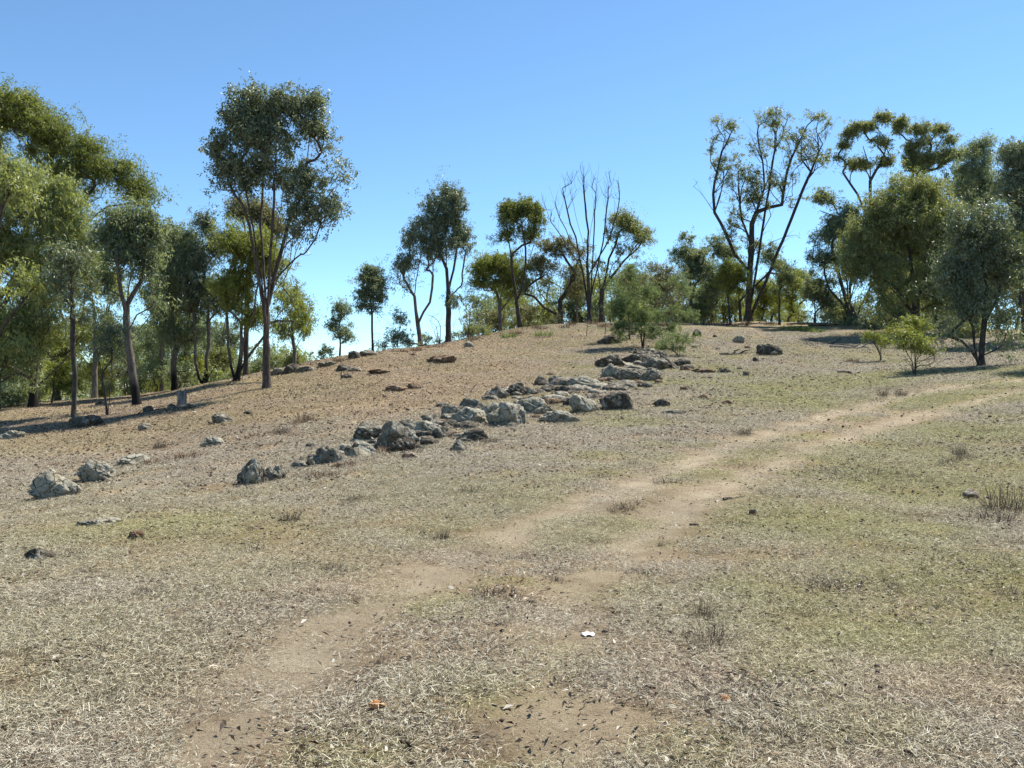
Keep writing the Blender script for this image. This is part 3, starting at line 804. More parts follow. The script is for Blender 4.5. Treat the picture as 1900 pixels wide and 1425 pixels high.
# ---- the giant spreading gum
GS = [[(1390,540),(1392,505)],
      [(1391,520),(1362,470),(1345,430),(1326,395),(1323,360),(1330,320),(1340,280),(1345,250)],
      [(1326,395),(1306,365),(1290,335)],
      [(1390,510),(1386,450),(1396,415),(1410,375),(1420,340),(1432,300),(1440,260)],
      [(1396,415),(1418,350),(1415,300),(1405,250)],
      [(1394,505),(1402,460),(1420,420),(1440,380),(1465,340),(1490,310),(1520,280),(1535,245)],
      [(1420,405),(1450,380),(1480,365),(1500,340)],
      [(1440,380),(1460,320),(1480,270),(1495,235)],
      [(1400,470),(1430,450),(1455,440),(1475,436)],
      [(1386,450),(1376,410),(1372,380)]]
tree('gum_tree', 'giant open gum with bare spreading limbs and small tufts of leaf', (1388,592),
     GS + fan(GS[1:], [(1340,260,22,40),(1330,330,16,40),(1420,250,50,36),(1500,255,45,36),(1480,310,50,40),(1385,345,30,40),(1440,340,40,40)], [16,10,26,30,20,14,12], 4),
     [(1334,226,18,8,1.0),(1358,236,16,12,1.4),(1378,238,10,12,1.0),(1400,217,20,9,1.2),(1432,210,16,10,1.6),(1444,202,6,5,1.5),(1436,229,18,10,1.6),(1467,216,12,9,1.0),(1505,216,16,8,1.0),(1525,218,14,10,1.0),(1540,232,10,8,1),
      (1462,256,18,10,1.7),(1398,265,20,7,1.3),(1428,268,18,7,1.5),(1325,260,10,14,.6),(1320,280,8,6,1),(1328,300,10,10,1.0),(1345,310,12,8,.6),(1368,306,10,6,1),(1385,335,24,14,1.2),(1402,345,16,10,1),(1445,342,20,7,1.3),
      (1380,320,14,10,1),(1395,370,16,14,1),(1360,372,14,10,.8),(1480,270,16,14,.6),(1485,240,10,8,.7),(1425,295,12,10,.7),(1512,290,12,10,.8),(1470,300,14,12,.5),(1350,345,12,12,.6),(1375,400,12,10,.6),(1500,250,18,12,.5),(1342,320,26,80,.35),(1425,290,60,70,.4),(1500,290,45,60,.4),(1395,380,40,50,.45),(1365,440,24,50,.5),(1455,350,50,40,.3)],
     0.46, 'olive', 'dark', Y=70, rc=0.46, dens=0.9, per=60, L=0.19, W=0.06, hang=0.4, flat=0.7, tip=0.016, lean=2.2, group=G_R, twigs=3,
     bare=[(1345,330,26,60,22),(1480,290,50,50,30),(1430,330,40,50,20),(1475,435,18,12,10),(1290,335,6,14,5),(1430,440,30,20,10)])
tree('gum_tree', 'grey blue leafed gum crouching round the foot of the giant spreading gum', (1375,598),
     [[(1372,560),(1365,500)],[(1380,560),(1400,500)],[(1385,560),(1430,500),(1450,480)]],
     [(1345,470,26,20,.8),(1370,500,24,20,.7),(1430,480,28,24,.8),(1450,500,20,18,.7),(1395,460,30,16,.5),(1425,455,20,14,.6)],
     0.16, 'grey', 'dark', Y=73, rc=0.6, dens=2.2, per=100, L=0.2, W=0.06, group=G_R)
tree('gum_tree', 'charred slim pole of a young gum standing alone on the crest', (1447,603), [[(1447,560),(1446,520),(1444,480)]],
     [(1450,490,20,18,.8),(1460,520,22,20,.7),(1440,540,20,16,.4)], 0.1, 'olive', 'dark', rc=0.5, dens=2.0, per=110, L=0.17, W=0.05, group=G_R)
for i, (cx, Y, top, lab) in enumerate([
   (1415, 76, 520, 'thin stemmed yellow gum right behind the giant gum trunk'),
   (1432, 80, 515, 'thin stemmed yellow gum left of the charred slim pole'),
   (1465, 78, 505, 'thin stemmed yellow gum right of the charred slim pole'),
   (1484, 82, 500, 'thin stemmed yellow gum left of the round grey bush')]):
    tree('gum_tree', lab, (cx, 600), [[(cx-3,570),(cx-6,540)],[(cx+3,570),(cx+8,535)]],
         [(cx-6,top+12,16,14,1.0),(cx+8,top+20,18,16,1.0),(cx,top+45,20,22,.8),(cx+4,top+65,16,14,.4)], 0.11, 'yellow', 'dark', Y=Y, rc=0.6, dens=2.3, per=110, L=0.2, W=0.06, group='thin yellow gums behind the crest', limbs=False)
tree('bush', 'round grey green bush left of the many stemmed grey gum', (1512,602), [[(1508,590)],[(1518,590)],[(1512,560)]],
     [(1512,540,28,26,1.2),(1498,560,20,22,1.0),(1528,565,24,24,1.1),(1515,588,34,16,.9)], 0.1, 'grey', 'dark', Y=66, rc=0.55, dens=2.6, per=140, L=0.17, W=0.05, cat='bush', limbs=False)
tree('gum_tree', 'many stemmed grey gum whose bare stems fan out against the sky', (1588,602),
     [[(1575,570),(1560,520),(1545,470)],[(1580,565),(1570,510),(1562,460)],[(1584,565),(1580,510),(1578,460)],[(1588,560),(1590,510),(1592,460)],[(1592,560),(1600,510),(1606,470)],
      [(1595,570),(1612,540),(1622,500)],[(1578,585),(1560,560),(1540,535),(1530,510)],[(1586,580),(1600,560),(1612,575)]],
     [(1530,440,26,22,.9),(1560,430,30,26,1.0),(1520,480,24,22,.8),(1590,450,30,28,.9),(1550,480,28,18,.6),(1545,410,24,18,.9),(1610,470,20,24,.8),(1505,510,20,18,.6),(1580,400,26,24,1.0)],
     0.42, 'grey', 'dark', Y=64, rc=0.6, dens=2.4, per=120, L=0.18, W=0.055, group=G_R)
tree('gum_tree', 'tall gum with flat layered dark crowns above the dense olive tree', (1655,605),
     [[(1640,520),(1622,420),(1614,360),(1615,310),(1600,270)],[(1622,420),(1590,360),(1565,320)],[(1645,520),(1670,430),(1690,340),(1700,280)],[(1690,350),(1730,290),(1750,250)],[(1614,330),(1640,290),(1650,250)],[(1620,400),(1560,405),(1520,390)]],
     [(1640,218,22,10,1.4),(1605,235,26,10,1.4),(1580,245,18,14,1.2),(1565,268,16,14,.8),(1672,232,18,18,1.3),(1705,240,26,12,1.3),(1745,240,20,10,1.2),(1762,260,16,14,.8),(1588,308,26,14,1.5),(1645,300,20,14,1.4),(1692,285,16,24,1.2),
      (1720,300,36,14,1.6),(1755,288,26,12,1.3),(1690,310,26,16,1.2),(1635,265,30,16,.6),(1720,265,28,14,.6),(1535,355,22,16,1.0),(1520,370,14,10,1.0),(1560,370,24,20,.8),(1545,295,20,8,.9),(1780,284,26,10,1.2)],
     0.42, 'olive', 'dark', Y=66, rc=0.5, dens=1.7, per=115, L=0.19, W=0.06, hang=0.4, flat=0.65, tip=0.014, group=G_R, lean=2.0)
tree('gum_tree', 'large dense rounded olive tree with foliage nearly down to the ground', (1700,612),
     [[(1698,560),(1690,480),(1680,420)],[(1702,560),(1730,480),(1740,420)],[(1695,580),(1640,520),(1610,480)],[(1700,570),(1700,500)]],
     [(1700,350,60,32,1.3),(1640,390,50,40,1.2),(1735,370,46,45,1.1),(1600,430,44,45,1.1),(1670,440,70,55,1.1),(1740,460,60,60),(1620,490,50,45),(1690,530,80,50),(1640,555,60,40,.9),(1745,560,60,40,.9),(1585,480,36,44,.9),(1760,400,40,50),(1690,420,80,60,.9),(1660,590,60,22,.7)],
     0.4, 'olive', 'dark', Y=55, rc=0.72, dens=2.2, per=190, L=0.17, W=0.05, hang=0.9, flat=0.95, group=G_R, gap=0.465)
tree('gum_tree', 'grey green gum rising between the dense olive tree and the dark right edge', (1790,600),
     [[(1790,520),(1800,420),(1810,330)],[(1792,520),(1830,430),(1840,350)]],
     [(1810,275,24,14,1.3),(1830,300,30,26,1.1),(1800,320,36,28,1.0),(1840,350,36,34,1.1),(1800,370,40,40,.9),(1830,262,14,8,1.0)],
     0.3, 'grey', 'dark', Y=58, rc=0.62, dens=2.2, per=140, L=0.17, W=0.05, group=G_R)
tree('gum_tree', 'very dark tall gum leaning in at the right edge of the picture', (1905,640),
     [[(1900,560),(1895,450),(1885,350)],[(1905,540),(1930,420)]],
     [(1880,285,30,24,1.2),(1905,310,40,40,1.1),(1880,350,34,40,1.1),(1895,430,36,50,1.0),(1930,400,50,80,1.0),(1890,490,26,30,.8)],
     0.32, 'dark', 'dark', Y=50, rc=0.6, dens=2.4, per=170, L=0.16, W=0.052, group=G_R)
tree('gum_tree', 'dark bushy tree with drooping crown and leaning double trunk by the track', (1820,680),
     [[(1822,640),(1826,600),(1830,540),(1820,470)],[(1812,665),(1810,640),(1805,610),(1790,560)],[(1826,610),(1850,560),(1865,500)],[(1824,660),(1845,650),(1862,640)]],
     [(1810,390,36,30,1.2),(1835,430,44,40,1.2),(1785,440,36,40,1.1),(1815,490,60,45,1.2),(1770,500,34,40,1.0),(1860,500,34,50,1.1),(1800,550,64,40,1.0),(1755,560,26,34,.8),(1855,580,36,40,.8),(1770,590,40,28,.8),(1865,630,26,18,.5),(1820,460,64,60,.5),(1790,570,60,44,.5),(1870,540,36,50,.5),(1850,400,30,34,.7),(1775,400,20,24,.6),(1798,362,20,18,.9),(1742,522,24,22,.8),(1886,470,20,26,.8),(1752,612,26,18,.7),(1888,605,20,30,.7)],
     0.2, 'dark', 'dark', rc=0.5, dens=2.2, per=190, L=0.13, W=0.042, hang=1.0, flat=1.05, group=None, gap=0.475)
tree('shrub', 'small yellow green shrub on a narrow foot, left of the pair', (1635,671),
     [[(1634,655),(1622,630)],[(1636,655),(1640,628)],[(1637,655),(1652,632)],[(1634,660),(1628,645)]],
     [(1625,626,18,9,1.1),(1645,630,16,10,1.1),(1636,640,18,10,.8),(1612,622,10,5,.8)], 0.05, 'yellow', 'brown', rc=0.28, dens=1.5, per=95, L=0.085, W=0.034, hang=0.0, cat='shrub', limbs=False, flat=0.6)
tree('shrub', 'larger twiggy shrub with yellow green top beside the dark patch of shade', (1697,696),
     [[(1694,670),(1675,640)],[(1698,665),(1695,630)],[(1700,670),(1720,645)],[(1702,675),(1735,660)],[(1692,680),(1680,660)],[(1698,670),(1706,640)]],
     [(1690,622,26,12,1.1),(1672,640,16,10,1.0),(1712,640,24,16,.8),(1700,645,24,16,.8),(1728,655,16,14,.5)], 0.06, 'yellow', 'dark', rc=0.3, dens=1.5, per=95, L=0.085, W=0.034, hang=0.0, cat='shrub', limbs=False, flat=0.6, bare=[(1725,665,34,20,26),(1680,670,14,14,8)])
tree('shrub', 'dark domed shrub with yellowish top behind the two twiggy shrubs', (1690,622),
     [[(1685,605)],[(1695,605)],[(1670,610)]], [(1690,600,30,14,1.2),(1665,612,24,10,.9),(1710,610,22,12,.9)], 0.06, 'yellow', 'dark', Y=47, rc=0.38, dens=2.4, per=130, L=0.11, W=0.04, hang=0.0, cat='shrub', limbs=False)
tree('gum_tree', 'light green gum showing in the gap at the far right edge', (1885,640), [[(1885,600),(1880,560)],[(1888,600),(1900,550)]],
     [(1890,520,24,30),(1895,560,24,26,.8),(1870,590,24,20,.6)], 0.14, 'yellow', 'grey', Y=66, rc=0.6, dens=2.2, per=110, L=0.19, W=0.055, group=G_R)
# more of the left wood
tree('gum_tree', 'pale weeping gum filling the wood between the slender pole and the curved trunk', (175,748), [[(176,690),(178,620),(170,540)],[(176,690),(195,610),(200,540)]],
     [(165,500,44,50),(200,540,44,40),(150,560,40,40,.9),(190,600,50,36,.8),(170,640,40,24,.5)], 0.2, 'pale', 'grey', Y=48, rc=0.6, dens=1.8, per=140, L=0.18, W=0.052, hang=1.1, flat=1.0, group=G_L)
tree('gum_tree', 'dull green gum behind the three stemmed and short trunked gums', (345,722), [[(345,660),(348,580),(340,500)],[(345,660),(365,590),(375,520)]],
     [(345,470,40,40),(360,540,44,40),(320,560,40,36,.9),(350,610,50,30,.8)], 0.2, 'grey', 'grey', Y=54, rc=0.65, dens=1.7, per=130, L=0.19, W=0.055, hang=1.0, flat=0.95, group=G_L)
tree('gum_tree', 'pale tangle of low limbs and drooping leaf at the extreme left of the wood', (-8,752), [[(-5,700),(20,650),(45,610)],[(-8,700),(-20,640),(0,590)],[(-6,715),(30,690),(55,670)]],
     [(15,610,60,36),(45,650,40,30,.8),(-15,660,40,36,.8),(30,690,44,18,.5)], 0.22, 'pale', 'brown', Y=40, rc=0.55, dens=1.7, per=140, L=0.17, W=0.05, hang=1.1, flat=1.0, group=G_L)
tree('gum_tree', 'pale gum right behind the lone gum with low weeping branches', (545,700), [[(545,650),(540,600),(530,560)],[(545,650),(560,600),(570,560)]],
     [(540,560,36,40,.9),(565,600,22,30,.7),(520,610,30,30,.6)], 0.15, 'pale', 'grey', Y=50, rc=0.55, dens=1.6, per=120, L=0.17, W=0.05, hang=1.1, flat=1.0, group=G_L)
for i, (cx, cy, Y, rx, ry, mat, lab) in enumerate([
   (1560,585,70,50,24,'dark','dark bush behind the foot of the many stemmed gum'),
   (1650,590,64,46,30,'dark','shadowy bush under the left of the dense olive tree'),
   (1750,600,60,40,26,'dark','shadowy bush under the right of the dense olive tree'),
   (1265,590,70,30,14,'grey','low grey bush on the crest behind the low wattle'),
   (1110,580,74,30,16,'grey','pale low bush behind the feet of the dead tree'),
   (1395,585,84,26,16,'yellow','yellow bush at the foot of the thin yellow gums'),
   (985,590,76,34,14,'olive','olive bush behind the forked crest gum'),
   (1470,590,88,34,12,'olive','low olive bush seen under the thin yellow gums'),
   (1615,598,58,34,14,'dark','low dark bush left of the dense olive tree at its foot'),
   (1790,612,52,36,16,'olive','low bush in the shade behind the dark bushy tree'),
   (1570,602,62,26,10,'grey','low grey bush in front of the many stemmed gum')]):
    tree('bush', lab, (cx, cy + ry), [[(cx-6,cy)],[(cx+6,cy)]], [(cx,cy,rx,ry,1.0),(cx+rx*.4,cy-ry*.3,rx*.5,ry*.6,.8)], 0.06, mat, 'dark', Y=Y, rc=0.6, dens=2.6, per=90, L=0.19, W=0.06, hang=0.3, cat='bush', twigs=1, limbs=False)
for cx, py, h, lab in [(1088,625,44,'leafless twig of a sapling left of the wattles, nearest the dead tree'),(1122,632,52,'pair of thin bare sapling stems just left of the feathery wattle'),(1316,606,30,'bare sapling stem between the wattle and the mop headed sapling'),(632,708,46,'thin leafless seedling beside a dark rock below the skyline'),(775,640,40,'bare leaning stick sapling at the base of the twin stemmed gum')]:
    tree('dead_sapling', lab, (cx, py), [[(cx+1,py-h*.5),(cx-1,py-h)]], [], 0.025, 'dark', 'dark', cat='dead sapling', bare=[(cx,py-h*.8,6,h*.25,5)], limbs=False, tip=0.007)
tree('gum_tree', 'leafy gum just outside the right edge whose shade falls on the track side', (2010,690), [[(2010,620),(2005,540)],[(2012,620),(2040,540)],[(2008,620),(1985,540)]],
     [(2005,420,70,50),(1975,480,60,50),(2050,480,60,60),(2010,540,70,50),(1990,370,40,30)], 0.22, 'dark', 'dark', Y=33, rc=0.55, dens=1.6, per=110, L=0.15, W=0.05)
# ---- the wood beyond, where single trees can still be told apart but nothing sets one off from the next
brng = np.random.default_rng(77)
def backdrop(n, x0, x1, ya, yb, top, bot, mats, label, group, rx, holes=()):
    for i in range(n):
        cx = x0 + (x1 - x0) * (i + brng.random()) / n; Yb = brng.uniform(ya, yb)
        if any(a < cx < b_ for a, b_ in holes): continue
        t = np.interp(cx, [p[0] for p in top], [p[1] for p in top]) + brng.uniform(-6, 22); r = rx * brng.uniform(.75, 1.25)
        h = bot - t
        tree('gum_tree', label, (cx, bot), [[(cx - r*.2, bot - h*.4),(cx - r*.3, t + h*.35)],[(cx + r*.2, bot - h*.4),(cx + r*.4, t + h*.4)]],
             [(cx - r*.3, t + h*.22, r*.7, h*.2, 1),(cx + r*.35, t + h*.34, r*.7, h*.22, 1),(cx - r*.1, t + h*.55, r*.9, h*.22, .8),(cx + r*.2, t + h*.8, r*.8, h*.16, .6)],
             0.16, mats[int(brng.integers(len(mats)))], 'dark', Y=Yb, rc=0.85, dens=1.25, per=120, L=0.27, W=0.085, group=group, limbs=False, twigs=1, seed=500 + int(cx))
backdrop(19, -60, 580, 58, 84, [(-60,560),(200,600),(330,570),(480,600),(520,640),(580,655)], 745, ['grey','yellow','olive','grey'], 'background gum seen between the trunks of the left wood', 'background gums of the left wood', 40, holes=((140,185),))
backdrop(17, 880, 1330, 76, 96, [(880,540),(1000,500),(1100,500),(1200,480),(1330,500)], 620, ['grey','olive','brown','yellow'], 'background gum standing just beyond the middle of the crest', 'background gums beyond the crest', 32)
backdrop(16, 850, 1320, 70, 80, [(850,575),(900,560),(1000,545),(1150,540),(1320,545)], 612, ['grey','olive','brown','grey'], 'young gum in the thicket along the middle of the crest', 'young gums in the crest thicket', 24)
backdrop(9, 1325, 1560, 84, 104, [(1325,510),(1500,540)], 612, ['yellow','olive','grey'], 'background gum standing just beyond the right of the crest', 'background gums beyond the right crest', 24, holes=((1495,1530),))
backdrop(9, 1620, 1960, 72, 90, [(1620,470),(1800,440),(1900,420)], 630, ['olive','dark','grey'], 'background gum behind the dark stand on the right', 'background gums behind the dark stand', 40)

backdrop(8, 1560, 1930, 62, 70, [(1560,400),(1640,335),(1760,300),(1930,270)], 625, ['olive','grey','dark'], 'gum filling the canopy between the tall crowns of the dark stand', 'gums filling the dark stand', 44)
urng = np.random.default_rng(404)
for k in range(14):
    cx = -20 + 590 * (k + urng.random()) / 14; Yb = urng.uniform(46, 60)
    if 135 < cx < 190: continue
    yb = float(np.interp(cx, [0, 250, 490, 600], [752, 742, 706, 676])); h = urng.uniform(26, 52)
    tree('bush', 'leafy bush growing in the understorey of the left wood', (cx, yb), [[(cx - 6, yb - h * .5)], [(cx + 6, yb - h * .5)], [(cx, yb - h * .7)]],
         [(cx, yb - h * .6, h * .7, h * .45, 1), (cx + h * .3, yb - h * .85, h * .4, h * .3, .8)], 0.06, ['grey', 'pale', 'olive', 'yellow'][k % 4], 'dark', Y=Yb, rc=0.5, dens=1.4, per=100, L=0.17, W=0.055, hang=0.5, cat='bush', group='understorey bushes of the left wood', limbs=False, seed=900 + k)
for k in range(9):
    cx = 660 + 640 * (k + urng.random()) / 9; Yb = urng.uniform(62, 70)
    yb = float(np.interp(cx, [640, 800, 1000, 1150, 1400], [668, 645, 610, 602, 600])); h = urng.uniform(18, 34)
    tree('bush', 'low scrubby bush straddling the crest of the hill', (cx, yb), [[(cx - 4, yb - h * .5)], [(cx + 5, yb - h * .6)]],
         [(cx, yb - h * .6, h * .8, h * .4, 1)], 0.05, ['grey', 'olive', 'brown'][k % 3], 'dark', Y=Yb, rc=0.45, dens=1.4, per=80, L=0.18, W=0.055, hang=0.4, cat='bush', group='scrubby bushes along the crest', limbs=False, seed=950 + k)

def far_woodland():
    rng = np.random.default_rng(9)
    C, R_ = [], []
    for _ in range(620):
        a = math.radians(rng.uniform(-46, 46)); r = 150 + 330 * rng.random() ** 1.4
        x, y = r * math.sin(a), r * math.cos(a); z = float(height(np.array([x]), np.array([y]))[0])
        h = rng.uniform(7, 14)
        for _ in range(9):
            t = rng.random()
            C.append((x + rng.normal() * h * .2, y + rng.normal() * h * .2, z + h * (0.22 + .72 * t))); R_.append(h * .2)
    me = leaves_mesh('distant_woodland', np.array(C), np.array(R_), 15, 1.3, 0.6, 0.3, 0.8, LEAF['grey'], None, rng, True)
    o = link('distant_woodland', me); o['kind'] = 'stuff'; o['label'] = 'far off woodland along the low horizon'
far_woodland()
# ------------------------------------------------------------------ rocks
def vnoise3(p, seed=0):
    return (vnoise(p[:, 0] + p[:, 2] * 0.71, p[:, 1] - p[:, 2] * 0.53, seed) + vnoise(p[:, 1] + 7.3 + p[:, 0] * 0.31, p[:, 2] + p[:, 0] * 0.67, seed + 3)) * 0.5

import bmesh
ICO = {}
def ico(sub):
    if sub not in ICO:
        bm = bmesh.new(); bmesh.ops.create_icosphere(bm, subdivisions=sub, radius=1)
        bm.verts.ensure_lookup_table()
        ICO[sub] = (np.array([v.co[:] for v in bm.verts]), np.array([[v.index for v in f.verts] for f in bm.faces]))
        bm.free()
    return ICO[sub]

def rock_material(name, dark, mid, pale, rust, rust_amt, lichen):
    q = NT(name)
    oi = q.n('ShaderNodeObjectInfo')
    vm = q.n('ShaderNodeVectorMath', operation='ADD'); q.l(q.pos(), vm.inputs[0])
    cx = q.n('ShaderNodeCombineXYZ'); q.l(q.math('MULTIPLY', oi.outputs['Random'], 37.0), cx.inputs[0]); q.l(q.math('MULTIPLY', oi.outputs['Random'], 91.0), cx.inputs[1])
    q.l(cx.outputs[0], vm.inputs[1]); p = vm.outputs[0]
    n1 = q.noise(3.2, 6, 0.68, p); n2 = q.noise(14, 6, 0.72, p); n3 = q.noise(55, 4, 0.7, p)
    c = q.ramp(q.math('ADD', q.math('MULTIPLY', n1, 0.55), q.math('MULTIPLY', n2, 0.45)), [(0.36, dark), (0.5, mid), (0.64, pale)])
    c = q.mix(q.ramp(q.noise(5.5, 5, 0.6, p), [(0.56 - lichen * 0.12, 0.0), (0.66 - lichen * 0.1, 0.75)]), c, q.ramp(n3, [(0.35, (0.25,0.24,0.19)), (0.65, (0.46,0.44,0.36))]))
    sep = q.n('ShaderNodeSeparateXYZ'); q.l(q.pos(), sep.inputs[0])
    rm = q.ramp(q.math('ADD', q.math('MULTIPLY', q.noise(4.0, 4, 0.6, p), 0.8), q.math('MULTIPLY', sep.outputs[2], -0.55)), [(0.42, 0.0), (0.6, rust_amt)])
    c = q.mix(rm, c, rust)
    vor = q.n('ShaderNodeTexVoronoi', feature='DISTANCE_TO_EDGE'); vor.inputs['Scale'].default_value = 4.5
    dsp = q.n('ShaderNodeVectorMath', operation='ADD'); nz = q.n('ShaderNodeTexNoise'); nz.inputs['Scale'].default_value = 5; q.l(p, nz.inputs['Vector'])
    sc_ = q.n('ShaderNodeVectorMath', operation='SCALE'); sc_.inputs['Scale'].default_value = 0.22; q.l(nz.outputs['Color'], sc_.inputs[0])
    q.l(p, dsp.inputs[0]); q.l(sc_.outputs[0], dsp.inputs[1]); q.l(dsp.outputs[0], vor.inputs['Vector'])
    crack = q.ramp(vor.outputs['Distance'], [(0.0, 0.0), (0.035, 1.0)])
    c = q.mix(crack, (0.03,0.027,0.023), c)
    c = q.mix(0.7, c, q.ramp(n3, [(0.3, (0.6,0.6,0.6)), (0.7, (1.25,1.25,1.22))]), 'MULTIPLY')
    q.l(c, q.b.inputs['Base Color']); q.b.inputs['Roughness'].default_value = 0.92; q.b.inputs['Specular IOR Level'].default_value = 0.2
    h = q.math('ADD', q.math('MULTIPLY', crack, 0.8), q.math('ADD', n2, q.math('MULTIPLY', n3, 0.5)))
    q.bump(h, 0.8, 0.035)
    return q.m
ROCK = {
 'grey': rock_material('rock_grey', (0.076,0.064,0.049), (0.157,0.135,0.099), (0.273,0.238,0.173), (0.202,0.107,0.054), 0.45, 0.6),
 'pale': rock_material('rock_pale', (0.121,0.103,0.072), (0.243,0.211,0.144), (0.384,0.337,0.237), (0.243,0.143,0.072), 0.4, 1.3),
 'dark': rock_material('rock_dark', (0.046,0.038,0.028), (0.095,0.081,0.060), (0.193,0.162,0.118), (0.132,0.067,0.036), 0.35, 0.15),
 'rust': rock_material('rock_rusty', (0.086,0.054,0.033), (0.193,0.117,0.069), (0.313,0.216,0.129), (0.273,0.121,0.051), 0.7, 0.1),
 'orange': rock_material('rock_orange', (0.404,0.171,0.065), (0.556,0.242,0.093), (0.627,0.323,0.144), (0.506,0.197,0.072), 0.3, -1.5),
}

def rock_mesh(name, w, d, h, seed, mat, sub=4, cracks=9, facets=16, peak=0.0, crackw=0.10, crackd=0.17):
    rng = np.random.default_rng(seed)
    n, f = ico(sub)
    pl = rng.normal(size=(facets, 3)); pl[:, 2] *= 0.8; pl /= np.linalg.norm(pl, axis=1, keepdims=True)
    off = 0.66 + 0.34 * rng.random(facets)
    q = np.maximum(n @ pl.T, 0.05) / off
    r = (np.sum(q ** 34, axis=1)) ** (-1 / 34.0)
    r = np.minimum(r, 1.18)
    p = n * r[:, None]
    s = rng.random(3) * 40
    r2 = 1 + (vnoise3(p * 1.7 + s, 1) - 0.5) * 0.36 + np.abs(vnoise3(p * 4.3 + s, 2) - 0.5) * -0.30 + (vnoise3(p * 9 + s, 4) - 0.5) * 0.13 * (sub >= 4) + (vnoise3(p * 21 + s, 8) - 0.5) * 0.06 * (sub >= 5)
    if cracks:
        cs = rng.normal(size=(cracks, 3)); cs /= np.linalg.norm(cs, axis=1, keepdims=True) / 0.8
        wp = p + 0.16 * np.stack([vnoise3(p * 3 + s, 5), vnoise3(p * 3 + s, 6), vnoise3(p * 3 + s, 7)], 1)
        dd = np.sort(np.linalg.norm((wp[:, None] - cs[None]) * np.array([1, 1, 0.7]), axis=2), axis=1)
        e = dd[:, 1] - dd[:, 0]
        r2 -= crackd * (1 - smooth(0, crackw, e))
        lev = rng.random(cracks) * 0.22
        near = np.argmin(np.linalg.norm((wp[:, None] - cs[None]) * np.array([1, 1, 0.7]), axis=2), axis=1)
        r2 += lev[near] - 0.11
    p = p * r2[:, None]
    if peak:
        up = np.maximum(p[:, 2], 0)
        k = 1 - peak * np.clip(up, 0, 1)
        p[:, 0] *= k; p[:, 1] *= k
    lo, hi = p.min(0), p.max(0)
    p = (p - (lo + hi) / 2) / (hi - lo) * np.array([w, d, h])
    return mesh_from(name, p, f, smooth_faces=False, mats=[ROCK[mat]])

